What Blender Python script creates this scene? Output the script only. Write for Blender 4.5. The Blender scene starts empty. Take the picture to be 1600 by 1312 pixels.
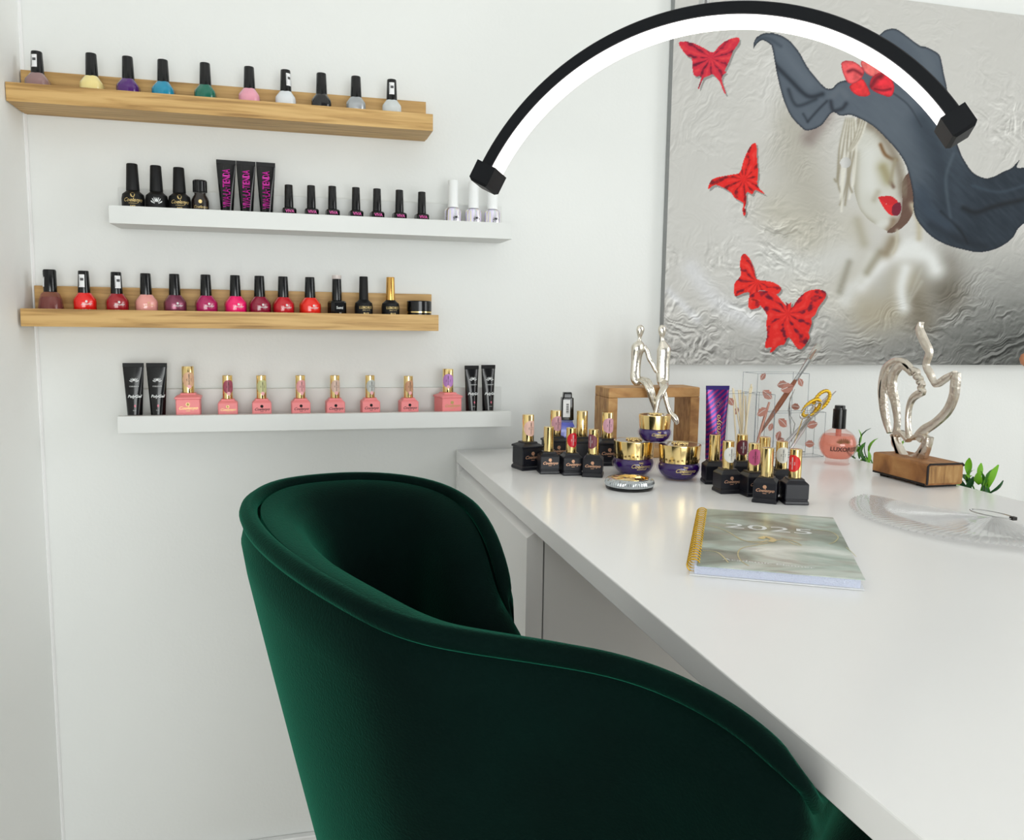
import bpy, bmesh, math, random
import numpy as np
from mathutils import Vector, Matrix
random.seed(7); rng = np.random.default_rng(7)
S = bpy.context.scene; COL = S.collection
R = math.radians
# ------------------------------------------------------------------ camera
F, YAW, PIT, ROLL = 1294.28, 0.25186, -0.11795, 0.01437
HC, DW = 0.975, 1.42                      # eye height, distance of the eye from the shelf wall
cy, sy, cp, sp = math.cos(YAW), math.sin(YAW), math.cos(PIT), math.sin(PIT)
_f = Vector((sy*cp, cy*cp, sp)); _r = Vector((cy, -sy, 0)); _u = _r.cross(_f)
_r, _u = math.cos(ROLL)*_r+math.sin(ROLL)*_u, -math.sin(ROLL)*_r+math.cos(ROLL)*_u
EYE = Vector((0, -DW, HC))
cd = bpy.data.cameras.new('camera'); cam = bpy.data.objects.new('camera', cd); COL.objects.link(cam)
cd.sensor_width = 36; cd.lens = F/1600*36; cd.clip_start = .01
cam.matrix_world = Matrix(((_r.x, _u.x, -_f.x, EYE.x), (_r.y, _u.y, -_f.y, EYE.y), (_r.z, _u.z, -_f.z, EYE.z), (0, 0, 0, 1)))
S.camera = cam
# ------------------------------------------------------------------ light
w = bpy.data.worlds.new('world'); S.world = w; w.use_nodes = True
w.node_tree.nodes['Background'].inputs[0].default_value = (.94, .97, 1, 1)
w.node_tree.nodes['Background'].inputs[1].default_value = .25
def area(name, loc, tgt, sx, sy_, power, col):
    d = bpy.data.lights.new(name, 'AREA'); d.shape = 'RECTANGLE'; d.size = sx; d.size_y = sy_; d.energy = power; d.color = col
    o = bpy.data.objects.new(name, d); COL.objects.link(o); o.location = loc
    o.rotation_euler = (Vector(tgt)-Vector(loc)).to_track_quat('-Z', 'Y').to_euler(); return o
area('window_light', (3.25, -1.8, 1.5), (-.4, -.5, .8), 1.6, 1.5, 30, (.97, .99, 1))
area('front_fill_light', (.35, -3.5, .8), (-.2, 0, .45), 1.6, 1.4, 50, (.97, 1, .985))  # added fill from the open front, brightens the lower and left walls; no real window
S.view_settings.view_transform = 'Standard'; S.view_settings.look = 'None'; S.view_settings.gamma = 1
S.cycles.transparent_max_bounces = 40
S.view_settings.use_curve_mapping = False; S.view_settings.exposure = 0.05
# ------------------------------------------------------------------ picture measures -> places in the room
def ray(px, py): return _r*((px-800)/F) - _u*((py-656)/F) + _f
def at_Y(px, py, Y): d = ray(px, py); return EYE + d*((Y-EYE.y)/d.y)
def at_Z(px, py, Z): d = ray(px, py); return EYE + d*((Z-EYE.z)/d.z)
def at_X(px, py, X): d = ray(px, py); return EYE + d*((X-EYE.x)/d.x)
# ------------------------------------------------------------------ materials
MATS = {}
def lin(c):
    return tuple(((x/255)/12.92 if x <= 10 else (((x/255)+.055)/1.055)**2.4) for x in c)
def mat(name, col, rough=.5, metal=0, coat=0, spec=.5, sheen=0, sheen_tint=None, emit=0, bump=None, var=None):
    """col in 0-255 sRGB; bump=(scale, strength); var=(scale, col2)"""
    if name in MATS: return MATS[name]
    m = bpy.data.materials.new(name); m.use_nodes = True; MATS[name] = m
    nt = m.node_tree; b = nt.nodes['Principled BSDF']; L = lin(col)
    b.inputs['Base Color'].default_value = (*L, 1); b.inputs['Roughness'].default_value = rough
    b.inputs['Metallic'].default_value = metal; b.inputs['Coat Weight'].default_value = coat; b.inputs['Coat Roughness'].default_value = .05
    b.inputs['Specular IOR Level'].default_value = spec
    if sheen:
        b.inputs['Sheen Weight'].default_value = sheen; b.inputs['Sheen Roughness'].default_value = .35
        b.inputs['Sheen Tint'].default_value = (*lin(sheen_tint), 1)
    if emit: b.inputs['Emission Color'].default_value = (*L, 1); b.inputs['Emission Strength'].default_value = emit
    if bump or var:
        tc = nt.nodes.new('ShaderNodeTexCoord')
    if var:
        n = nt.nodes.new('ShaderNodeTexNoise'); n.inputs['Scale'].default_value = var[0]; n.inputs['Detail'].default_value = 4
        nt.links.new(tc.outputs['Object'], n.inputs['Vector'])
        mx = nt.nodes.new('ShaderNodeMix'); mx.data_type = 'RGBA'; mx.inputs[6].default_value = (*L, 1); mx.inputs[7].default_value = (*lin(var[1]), 1)
        nt.links.new(n.outputs['Fac'], mx.inputs[0]); nt.links.new(mx.outputs[2], b.inputs['Base Color'])
    if bump:
        n = nt.nodes.new('ShaderNodeTexNoise'); n.inputs['Scale'].default_value = bump[0]; n.inputs['Detail'].default_value = 3
        nt.links.new(tc.outputs['Object'], n.inputs['Vector'])
        bp = nt.nodes.new('ShaderNodeBump'); bp.inputs['Strength'].default_value = bump[1]; bp.inputs['Distance'].default_value = .002
        nt.links.new(n.outputs['Fac'], bp.inputs['Height']); nt.links.new(bp.outputs[0], b.inputs['Normal'])
    return m
def wood(name, cols, stretch, scale=6, rough=.5, bump=.25, contrast=(.3, .7)):
    if name in MATS: return MATS[name]
    m = bpy.data.materials.new(name); m.use_nodes = True; MATS[name] = m; nt = m.node_tree; b = nt.nodes['Principled BSDF']
    b.inputs['Roughness'].default_value = rough
    tc = nt.nodes.new('ShaderNodeTexCoord'); mp = nt.nodes.new('ShaderNodeMapping'); mp.inputs['Scale'].default_value = stretch
    nt.links.new(tc.outputs['Object'], mp.inputs[0])
    n = nt.nodes.new('ShaderNodeTexNoise'); n.inputs['Scale'].default_value = scale; n.inputs['Detail'].default_value = 6; n.inputs['Distortion'].default_value = .6
    nt.links.new(mp.outputs[0], n.inputs['Vector'])
    r = nt.nodes.new('ShaderNodeValToRGB'); r.color_ramp.elements[0].position = contrast[0]; r.color_ramp.elements[1].position = contrast[1]
    r.color_ramp.elements[0].color = (*lin(cols[0]), 1); r.color_ramp.elements[1].color = (*lin(cols[-1]), 1)
    if len(cols) == 3: e = r.color_ramp.elements.new(sum(contrast)/2); e.color = (*lin(cols[1]), 1)
    nt.links.new(n.outputs['Fac'], r.inputs[0]); nt.links.new(r.outputs[0], b.inputs['Base Color'])
    bp = nt.nodes.new('ShaderNodeBump'); bp.inputs['Strength'].default_value = bump; bp.inputs['Distance'].default_value = .001
    nt.links.new(n.outputs['Fac'], bp.inputs['Height']); nt.links.new(bp.outputs[0], b.inputs['Normal'])
    return m
def clear(name, tint=(255, 255, 255), body=0.0, body_col=(240, 240, 240), ior=1.45, rough=.03):
    """thin clear stuff: mostly see-through, fresnel gloss, a share of body colour"""
    if name in MATS: return MATS[name]
    m = bpy.data.materials.new(name); m.use_nodes = True; MATS[name] = m; nt = m.node_tree; nt.nodes.clear()
    o = nt.nodes.new('ShaderNodeOutputMaterial'); t = nt.nodes.new('ShaderNodeBsdfTransparent'); t.inputs[0].default_value = (*lin(tint), 1)
    d = nt.nodes.new('ShaderNodeBsdfDiffuse'); d.inputs[0].default_value = (*lin(body_col), 1)
    g = nt.nodes.new('ShaderNodeBsdfGlossy'); g.inputs['Roughness'].default_value = rough
    lw = nt.nodes.new('ShaderNodeLayerWeight'); lw.inputs[0].default_value = .5
    pw = nt.nodes.new('ShaderNodeMath'); pw.operation = 'POWER'; pw.inputs[1].default_value = 5; nt.links.new(lw.outputs['Facing'], pw.inputs[0])
    fr = nt.nodes.new('ShaderNodeMath'); fr.operation = 'MULTIPLY_ADD'; fr.inputs[1].default_value = .6; fr.inputs[2].default_value = ((ior-1)/(ior+1))**2; nt.links.new(pw.outputs[0], fr.inputs[0])
    m1 = nt.nodes.new('ShaderNodeMixShader'); m1.inputs[0].default_value = body
    nt.links.new(t.outputs[0], m1.inputs[1]); nt.links.new(d.outputs[0], m1.inputs[2])
    m2 = nt.nodes.new('ShaderNodeMixShader'); nt.links.new(fr.outputs[0], m2.inputs[0]); nt.links.new(m1.outputs[0], m2.inputs[1]); nt.links.new(g.outputs[0], m2.inputs[2])
    nt.links.new(m2.outputs[0], o.inputs[0]); return m
GOLD = mat('polished_gold', (242, 214, 150), .12, 1)
GOLD2 = mat('bright_gold_wire', (225, 180, 60), .25, 1)
SILVER = mat('cast_silver', (226, 220, 208), .22, 1, bump=(60, .5))
STEEL = mat('steel', (190, 190, 190), .2, 1)
BLACKG = mat('gloss_black', (8, 9, 11), .16, spec=.45)
BLACKM = mat('matte_black', (12, 13, 15), .5, spec=.3)
NAVY = mat('matte_ink_black', (13, 14, 24), .36, spec=.4)
PINK = mat('matte_salmon_pink', (240, 138, 140), .45)
WHITE = mat('white_lacquer', (236, 236, 236), .35)
WHITEP = mat('white_plastic', (238, 240, 240), .35)
PAPER = mat('white_paper', (235, 236, 238), .6)
INK = mat('black_ink', (25, 25, 28), .6)
ROSEG = mat('rose_gold_print', (226, 176, 142), .35, .5)
GOLDP = mat('gold_print', (205, 180, 120), .35, .5)
WHITEINK = mat('white_print', (225, 228, 228), .5)
# ------------------------------------------------------------------ mesh helpers
def me_from(bm, name='m', smooth=False):
    me = bpy.data.meshes.new(name); bmesh.ops.recalc_face_normals(bm, faces=bm.faces[:]); bm.to_mesh(me); bm.free()
    if smooth: me.polygons.foreach_set('use_smooth', [True]*len(me.polygons))
    return me
def autosmooth(me, ang=40):
    bm = bmesh.new(); bm.from_mesh(me)
    for f in bm.faces: f.smooth = True
    for e in bm.edges:
        e.smooth = not (len(e.link_faces) == 2 and e.calc_face_angle(0) > R(ang))
    bm.to_mesh(me); bm.free(); return me
def mk(name, me, m=None, parent=None, loc=(0, 0, 0), rot=(0, 0, 0), **props):
    o = bpy.data.objects.new(name, me); COL.objects.link(o)
    if m is not None and me is not None and len(me.materials) == 0: me.materials.append(m)
    elif m is not None and me is not None and me.materials[0] != m:
        o.material_slots[0].link = 'OBJECT'; o.material_slots[0].material = m
    o.parent = parent; o.location = loc; o.rotation_euler = rot
    for k, v in props.items(): o[k] = v
    return o
def thing(name, label, cat, loc=(0, 0, 0), rz=0, group=None):
    o = bpy.data.objects.new(name, None); COL.objects.link(o); o.empty_display_size = .02
    o.location = loc; o.rotation_euler = (0, 0, rz); o['label'] = label; o['category'] = cat
    if group: o['group'] = group
    return o
def tag(o, label, cat, group=None):
    o['label'] = label; o['category'] = cat
    if group: o['group'] = group
    return o
def bm_box(bm, lo, hi, bev=0):
    v = [bm.verts.new((x, y, z)) for x in (lo[0], hi[0]) for y in (lo[1], hi[1]) for z in (lo[2], hi[2])]
    fs = [bm.faces.new([v[i] for i in q]) for q in ((0, 1, 3, 2), (4, 6, 7, 5), (0, 4, 5, 1), (2, 3, 7, 6), (0, 2, 6, 4), (1, 5, 7, 3))]
    if bev:
        es = list({e for f in fs for e in f.edges})
        bmesh.ops.bevel(bm, geom=es, offset=bev, segments=2, affect='EDGES', profile=.5)
def box(lo, hi, bev=0):
    bm = bmesh.new(); bm_box(bm, lo, hi, bev); return me_from(bm)
def bm_rings(bm, rings, closed=True, cap0=True, cap1=True):
    V = [[bm.verts.new(p) for p in r] for r in rings]
    for a, b in zip(V, V[1:]):
        n = len(a)
        for i in range(n if closed else n-1):
            j = (i+1) % n; bm.faces.new((a[i], a[j], b[j], b[i]))
    if cap0 and closed: bm.faces.new(V[0][::-1])
    if cap1 and closed: bm.faces.new(V[-1])
def lathe(prof, seg=24, ang=35, sx=1, sy_=1):
    bm = bmesh.new()
    rings = [[(max(r, 1e-5)*math.cos(2*math.pi*i/seg)*sx, max(r, 1e-5)*math.sin(2*math.pi*i/seg)*sy_, z) for i in range(seg)] for r, z in prof]
    bm_rings(bm, rings); return autosmooth(me_from(bm), ang)
def loft_sq(levels, ch=.15, ang=25, ky=1):
    """levels (half width, z): a square section with cut corners"""
    bm = bmesh.new(); rings = []
    for h, z in levels:
        c = h*ch; k = h*ky
        rings.append([(h-c, -k, z), (h, -k+c, z), (h, k-c, z), (h-c, k, z), (-h+c, k, z), (-h, k-c, z), (-h, -k+c, z), (-h+c, -k, z)])
    bm_rings(bm, rings); return autosmooth(me_from(bm), ang)
def spline(pts, n, closed=False):
    pts = [Vector(p) for p in pts]; N = len(pts); out = []
    segs = N if closed else N-1
    for i in range(n):
        t = i/(n if closed else n-1)*segs; k = min(int(t), segs-1); u = t-k
        g = (lambda j: pts[j % N]) if closed else (lambda j: pts[max(0, min(N-1, j))])
        a, b, c, d = g(k-1), g(k), g(k+1), g(k+2)
        out.append(.5*((2*b)+(c-a)*u+(2*a-5*b+4*c-d)*u*u+(3*b-a-3*c+d)*u**3))
    return out
def bm_tube(bm, pts, rad, seg=8, closed=False, flat=1, ref=None):
    pts = [Vector(p) for p in pts]; n = len(pts)
    rad = rad if hasattr(rad, '__len__') else [rad]*n
    rings = []; nrm = Vector(ref) if ref else None
    for i, p in enumerate(pts):
        a = pts[(i-1) % n] if (closed or i) else p; b = pts[(i+1) % n] if (closed or i < n-1) else p
        t = (b-a).normalized()
        if nrm is None: nrm = t.orthogonal().normalized()
        nrm = (nrm - t*nrm.dot(t)); nrm = nrm.normalized() if nrm.length > 1e-6 else t.orthogonal().normalized()
        bi = t.cross(nrm)
        rings.append([p+rad[i]*(math.cos(2*math.pi*k/seg)*nrm+flat*math.sin(2*math.pi*k/seg)*bi) for k in range(seg)])
    if closed: rings.append(rings[0])
    if closed:
        V = [[bm.verts.new(q) for q in r] for r in rings[:-1]]; V.append(V[0])
        for a, b in zip(V, V[1:]):
            for i in range(seg): bm.faces.new((a[i], a[(i+1) % seg], b[(i+1) % seg], b[i]))
    else: bm_rings(bm, rings)
def tube(pts, rad, seg=8, closed=False, flat=1, ref=None):
    bm = bmesh.new(); bm_tube(bm, pts, rad, seg, closed, flat, ref); return autosmooth(me_from(bm), 50)
def plate(poly, y0, y1, bev=0):
    """outline in (x, z), extruded from y0 to y1"""
    bm = bmesh.new(); a = [bm.verts.new((x, y0, z)) for x, z in poly]; b = [bm.verts.new((x, y1, z)) for x, z in poly]; n = len(poly)
    bm.faces.new(a); bm.faces.new(b[::-1])
    for i in range(n): bm.faces.new((a[i], b[i], b[(i+1) % n], a[(i+1) % n]))
    return me_from(bm)
TXT = {}
def text(s, size, sx=1, bold=0, shear=0, align='CENTER'):
    """flat lettering in the (x, z) plane facing -Y, returned as verts/faces lists"""
    k = (s, size, sx, bold, shear, align)
    if k in TXT: return TXT[k]
    c = bpy.data.curves.new('t', 'FONT'); c.body = s; c.size = size; c.align_x = align; c.align_y = 'CENTER'; c.offset = bold*size; c.shear = shear
    c.resolution_u = 2; o = bpy.data.objects.new('t', c); COL.objects.link(o)
    bpy.context.view_layer.update()
    me = bpy.data.meshes.new_from_object(o.evaluated_get(bpy.context.evaluated_depsgraph_get()))
    V = [(v.co.x*sx, v.co.y) for v in me.vertices]; Fc = [tuple(p.vertices) for p in me.polygons]
    bpy.data.objects.remove(o); bpy.data.curves.remove(c); bpy.data.meshes.remove(me)
    TXT[k] = (V, Fc); return TXT[k]
def disc2(rx, rz, n=20, cx=0, cz=0):
    return [(cx+rx*math.cos(2*math.pi*i/n), cz+rz*math.sin(2*math.pi*i/n)) for i in range(n)], [tuple(range(n))]
def rect2(w_, h, cx=0, cz=0): return [(cx-w_/2, cz-h/2), (cx+w_/2, cz-h/2), (cx+w_/2, cz+h/2), (cx-w_/2, cz+h/2)], [(0, 1, 2, 3)]
def join2(*gs):
    V, Fc = [], []
    for v, f in gs: n = len(V); V += v; Fc += [tuple(i+n for i in q) for q in f]
    return V, Fc
def mv(g, x=0, z=0, rot=0, s=1):
    c, s_ = math.cos(rot)*s, math.sin(rot)*s
    return [(a*c-b*s_+x, a*s_+b*c+z) for a, b in g[0]], g[1]
def stick_flat(g, y):                     # lettering on a flat front (y is minus half depth)
    me = bpy.data.meshes.new('print'); me.from_pydata([(a, y, b) for a, b in g[0]], [], g[1]); return me
def stick_cyl(g, r, tilt=0, a0=0):        # wrapped on a round front of radius r (r may be a function of z)
    rf = r if callable(r) else (lambda z: r)
    # cut wide faces into strips so that they follow the curve
    bm = bmesh.new(); vs = [bm.verts.new((a, 0, b)) for a, b in g[0]]
    for f in g[1]:
        try: bm.faces.new([vs[i] for i in f])
        except ValueError: pass
    xs = [a for a, _ in g[0]]; lo, hi = min(xs), max(xs); st = rf(g[0][0][1])*.3; x = lo+st
    while x < hi:
        bmesh.ops.bisect_plane(bm, geom=bm.verts[:]+bm.edges[:]+bm.faces[:], plane_co=(x, 0, 0), plane_no=(1, 0, 0)); x += st
    for v in bm.verts:
        rr = rf(v.co.z); t = v.co.x/max(rr, 1e-4)+a0; v.co = Vector((rr*math.sin(t), -rr*math.cos(t), v.co.z))
    me = bpy.data.meshes.new('print'); bm.to_mesh(me); bm.free(); return me
# ================================================================== ROOM SHELL
XL, XR, YF, ZC = -.392, 3.4, -3.6, 2.5
wallm = mat('wall_paint', (228, 230, 228), .6, bump=(180, .12)); wall_brt = mat('wall_paint_brightened', (250, 251, 249), .6, bump=(180, .12))  # left wall colour lightened to make up for weak light on it
mk('wall_back', box((XL-.1, 0, 0), (XR+.1, .1, ZC)), wallm, kind='structure')
mk('wall_left', box((XL-.1, YF, 0), (XL, 0, ZC)), wall_brt, kind='structure')
mk('wall_right', box((XR, YF, 0), (XR+.1, 0, ZC)), wallm, kind='structure')
mk('ceiling', box((XL-.1, YF, ZC), (XR+.1, .1, ZC+.1)), WHITE, kind='structure')
mk('floor', box((XL-.1, YF, -.1), (XR+.1, .1, 0)), wood('oak_floor', ((176, 166, 150), (196, 188, 174), (212, 205, 192)), (1, 12, 1), 3, .45), kind='structure')
mk('baseboard_back', box((XL, -.014, 0), (XR, -.0005, .0705), .002), WHITE, kind='structure')
mk('baseboard_left', box((XL+.0005, YF, 0), (XL+.014, -.015, .0705), .002), WHITE, kind='structure')
mk('trim_1', tube([(XL+.001, -.001, .07), (XL+.001, -.001, ZC)], .0035, 6), WHITE, kind='structure')
# ================================================================== DESK
DX0, DX1 = .2639, .918; DZ = HC-.22434; DT = .0215
deskm = mat('desk_white', (245, 244, 243), .22, spec=.5, var=(3, (243, 243, 243)))
desk = thing('manicure_desk', 'white glossy manicure desk with drawer unit below, standing against the shelf wall', 'desk', ((DX0+DX1)/2, -.7, 0))
def dk(name, lo, hi, bev=.0008, m=deskm):
    o = desk.location; return mk(name, box((lo[0]-o.x, lo[1]-o.y, lo[2]), (hi[0]-o.x, hi[1]-o.y, hi[2]), bev), m, desk)
YD = lambda d: d-DW
dk('desktop', (DX0, YD(.03), DZ-DT), (DX1, -.004, DZ), .0012)
dk('end_panel', (DX0, -.024, 0), (DX1, -.004, DZ-DT-.0003)); dk('end_panel', (DX0, YD(.035), 0), (DX1, YD(.055), DZ-DT-.0003))
dk('cabinet_body', (DX0+.0235, YD(.9475), .04), (DX1-.03, -.026, DZ-DT-.0008))
def drawer_front(z0, z1, first):
    o = desk.location; y0, y1 = YD(.9465)-o.y, -.0265-o.y; x0, x1 = DX0+.0005-o.x, DX0+.0215-o.x
    bv = .014
    bm = bmesh.new(); pr = [(x0, z0), (x0, z1-bv), (x1, z1), (x1, z0)]
    bm_rings(bm, [[(x, y, z) for x, z in pr] for y in (y0, y1)])
    return mk('drawer', me_from(bm), deskm, desk)
zt = DZ-DT-.001
for i in range(3): drawer_front(zt-(i+1)*.225+.002, zt-i*.225, i == 0)
# ================================================================== SHELVES
FY = -.0813
oak = wood('oak_veneer', ((150, 112, 58), (190, 150, 88), (208, 170, 108)), (3.5, 75, 60), 2.0, .5, .2, (.3, .6))
LEDGEW = mat('white_ledge', (218, 220, 218), .4)
oakb = wood('oak_board_back', ((146, 108, 56), (182, 142, 82), (200, 160, 98)), (3.5, 75, 60), 1.9, .5, .2, (.3, .6))
def ledge(label, x0, x1, zb, m, m2):
    t = thing('picture_ledge', label, 'shelf', ((x0+x1)/2, 0, HC+zb)); h = (x1-x0)/2
    mk('floor_board', box((-h, -.0680, 0), (h, -.013, .015), .0004), m, t)
    mk('front_lip', box((-h, FY, -.0002), (h, -.0684, .0255), .0004), m, t)
    mk('back_board', box((-h+.001, -.0128, 0), (h-.001, -.0003, .0605), .0004), m2, t)
    return t
LED = [(-.391, .2092, .2965), (-.2655, .3402, .1345), (-.388, .2194, -.0163), (-.2656, .3434, -.1745)]
ledge('top oak wall ledge holding ten black-capped nail polishes', *LED[0], oak, oakb)
ledge('white wall ledge between the two oak ledges, with magenta-lettered tubes', *LED[1], LEDGEW, LEDGEW)
ledge('lower oak wall ledge lined with red and pink nail polishes', *LED[2], oak, oakb)
ledge('lowest white wall ledge holding the salmon pink gold-capped bottles', *LED[3], LEDGEW, LEDGEW)
def spot(px, py, s, Y=-.047):              # foot of the item whose top shows at (px, py) on ledge s
    p = at_Y(px, py, Y); return Vector((p.x, Y, HC+LED[s][2]+.0151)), p.z-(HC+LED[s][2]+.0151)
# ------------------------------------------------------------------ prints
def T(s, h, **k): return text(s, h, **k)
EMB = join2(disc2(.0018, .0018, 10, 0, .0035), T('Jennyfer', .0042, shear=.5, bold=.01))
BAR = join2(*[rect2(.0004+.0003*(i % 3), .006, -.0020+i*.0008, 0) for i in range(6)])
def wings(s=1):
    g = []
    for sd in (-1, 1):
        for k in range(5):
            a = R(20+k*22); pts = []
            r0, r1 = .0016*s, (.0062-.0006*k)*s
            for q, rr in ((-.10, r0), (-.09, r1*.8), (0, r1), (.09, r1*.8), (.10, r0)):
                pts.append((sd*(rr*math.cos(a+q)*.8+.0006), rr*math.sin(a+q)*1.25-.001))
            g.append((pts, [(0, 1, 2, 3, 4)]))
    g.append(disc2(.0012*s, .0012*s, 8, 0, .0024*s)); return join2(*g)
# ------------------------------------------------------------------ nail polish with black cap (top and third ledge)
polish_body = loft_sq([(.0135, 0), (.0146, .0015), (.0148, .022), (.0142, .0255), (.0095, .0325), (.0082, .0345)], .42, 50)
polish_cap = lathe([(.0060, .034), (.0086, .0342), (.0086, .036), (.0074, .0655), (.0070, .0668), (.0, .0670)], 20, 30)
sticker_me = stick_cyl(rect2(.0085, .0185, 0, .052), lambda z: .00875-.0012*(z-.036)/.03, a0=0)
bars_me = stick_cyl(join2(mv(BAR, .0005, .054, R(90), .8), rect2(.0004, .015, -.0034, .052)), lambda z: .0089-.0012*(z-.036)/.03)
emb_me = stick_flat(mv(EMB, 0, .0185), -.01495); bela_me = stick_flat(mv(T('BELA', .0055, bold=.02), 0, .0085), -.01495)
def polish(px, py, s, col, colname, label, sticker=None, rz=-.15, metal=0, prints=True):
    p, h = spot(px, py, s)
    t = thing('nail_polish_bottle', label, 'nail polish', p, rz, 'nail polishes on the oak ledges'); t.scale = (1, 1, h/.0668)
    mk('bottle', polish_body, mat('lacquer_'+colname, col, .14 if not metal else .28, metal, coat=.4), t)
    c = mk('cap', polish_cap, BLACKG, t)
    if sticker is not None:
        b = mk('price_sticker', sticker_me, PAPER, t, rot=(0, 0, sticker)); mk('barcode', bars_me, INK, b)
    if prints:
        k = WHITEINK if colname not in ('light_pink', 'yellow', 'white') else INK
        mk('logo_print', emb_me, ROSEG if colname == 'light_pink' else WHITEINK, t, rot=(0, 0, 0)); mk('name_print', bela_me, k, t)
top = [(57, 81, (150, 118, 116), 'mauve', 'mauve polish with barcode sticker on its cap, first on the top oak ledge', -.2),
 (142, 84, (240, 222, 150), 'yellow', 'pale yellow nail polish on the top oak ledge', None),
 (199, 89, (78, 26, 110), 'purple', 'deep purple nail polish on the top oak ledge', None),
 (254, 94, (22, 140, 175), 'blue', 'turquoise blue nail polish on the top oak ledge', None),
 (320, 99, (10, 105, 85), 'green', 'emerald green nail polish on the top oak ledge', None),
 (389, 105, (232, 160, 178), 'pink', 'soft pink nail polish on the top oak ledge', None),
 (446, 110, (222, 226, 230), 'white', 'milky white polish with sticker on the right of its cap', .75),
 (502, 115, (14, 14, 18), 'black', 'black nail polish on the top oak ledge', None),
 (556, 120, (178, 182, 186), 'silver', 'silver shimmer nail polish on the top oak ledge', None),
 (612, 125, (205, 210, 210), 'pearl', 'pearl white polish with slim sticker, last on the top oak ledge', .0)]
for px, py, c, n, lb, st in top: polish(px, py, 0, c, n, lb, st, rz=-.1, metal=.6 if n == 'silver' else 0, prints=False)
mid = [(130, 423, (232, 28, 22), 'scarlet', 'bright scarlet polish with sticker on cap, beside the clear bottle', -.55),
 (181, 425, (160, 20, 34), 'dark_red', 'dark red polish with upright sticker on its cap, third ledge', .1),
 (227, 427, (234, 160, 152), 'light_pink', 'light salmon pink polish on the lower oak ledge', None),
 (272, 428, (132, 56, 84), 'plum_shimmer', 'shimmering mauve plum polish on the lower oak ledge', None),
 (321, 429, (176, 24, 92), 'magenta', 'deep magenta polish on the lower oak ledge', None),
 (367, 430, (246, 22, 110), 'hot_pink', 'hot pink polish on the lower oak ledge', None),
 (405, 431, (142, 16, 52), 'burgundy', 'burgundy polish right of the hot pink one', None),
 (442, 432, (196, 24, 38), 'crimson', 'crimson polish between burgundy and orange red ones', None),
 (484, 433, (238, 44, 30), 'orange_red', 'orange red polish next to the slim black bottle', None)]
for px, py, c, n, lb, st in mid: polish(px, py, 2, c, n, lb, st, rz=.38, metal=.4 if 'shimmer' in n else 0)
# clear rosy bottle
p, h = spot(77, 421, 2)
t = thing('nail_oil_bottle', 'clear wide bottle of rosy liquid, left end of lower oak ledge', 'bottle', p, .1)
mk('glass_bottle', lathe([(.0165, 0), (.0178, .002), (.0176, .010), (.0155, .024), (.0125, .0325), (.009, .0355)], 24), clear('rosy_glass', (232, 205, 200), .12, (200, 150, 145)), t)
mk('liquid', lathe([(.0152, .002), (.0160, .004), (.0160, .012), (.0140, .024), (.012, .028)], 20), clear('rosy_liquid', (214, 150, 142), .35, (190, 120, 115)), t)
mk('cap', lathe([(.0080, .0352), (.0092, .0358), (.0090, h-.002), (.0080, h)], 20), BLACKG, t)
b = mk('price_sticker', sticker_me, PAPER, t, loc=(-.0006, 0, .0), rot=(0, 0, -1.25)); b.scale = (1.08, 1.08, 1)
# slim black bottle with clear top
p, h = spot(526, 430, 2)
t = thing('slim_polish_bottle', 'slim glossy black bottle with clear cap tip on the lower oak ledge', 'nail polish', p, .3)
mk('bottle', loft_sq([(.0125, 0), (.0128, .001), (.0126, .0275), (.0112, .030), (.0085, .031)], .35), BLACKG, t)
mk('cap', lathe([(.0074, .031), (.0080, .0315), (.0072, h-.0065), (.0071, h-.006)], 16), BLACKG, t)
mk('cap_tip', lathe([(.0072, h-.0058), (.0074, h-.005), (.0073, h)], 16), clear('frosted_tip', (240, 232, 228), .75, (225, 215, 212)), t)
mk('name_print', stick_flat(join2(mv(T('Semi', .0058, bold=.02), 0, .0195), mv(T('W', .0035), .001, .011)), -.01295), WHITEINK, t)
# two black gel bottles with luxorise print
gel_prof = [(.0145, 0), (.0160, .0015), (.0163, .022), (.0150, .028), (.0095, .0320), (.0085, .0335)]
gel_body = lathe(gel_prof, 28)
def gelr(z):
    pr = gel_prof
    for (r0, z0), (r1, z1) in zip(pr, pr[1:]):
        if z0 <= z <= z1: return r0+(r1-r0)*(z-z0)/(z1-z0)+.00012
    return .0163
lux = stick_cyl(join2(mv(T('LUXORISE', .0058, bold=.015), 0, .0205), mv(rect2(.014, .0004), 0, .0165), mv(T('BASE', .0045, bold=.02), 0, .0108)), gelr)
for px, py, capm, lb in ((568, 432, BLACKM, 'matte black round bottle with black cap and pale gold print, left of the gold-capped one'),
                         (610, 433, mat('brushed_gold_cap', (214, 165, 92), .22, 1), 'matte black round bottle with tall gold cap on the lower oak ledge')):
    p, h = spot(px, py, 2); t = thing('gel_bottle', lb, 'gel bottle', p, .22); t.scale = (.9, .9, 1)
    mk('bottle', gel_body, BLACKM, t); mk('cap', lathe([(.0078, .0325), (.0084, .033), (.0074, h-.001), (.0070, h)], 22), capm, t)
    mk('name_print', lux, GOLDP, t)
p, h = spot(655, 470, 2)
t = thing('cream_jar', 'small glossy black jar with thin gold band, right end of lower oak ledge', 'jar', p)
mk('jar', lathe([(.017, 0), (.0198, .002), (.0198, .0125), (.0185, .0135)], 28), BLACKG, t)
mk('band', lathe([(.0190, .0135), (.0203, .0137), (.0203, .0158), (.0190, .016)], 28), GOLD, t)
mk('lid', lathe([(.0195, .016), (.0203, .0165), (.0203, h-.0012), (.0192, h)], 28), BLACKG, t)
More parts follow.
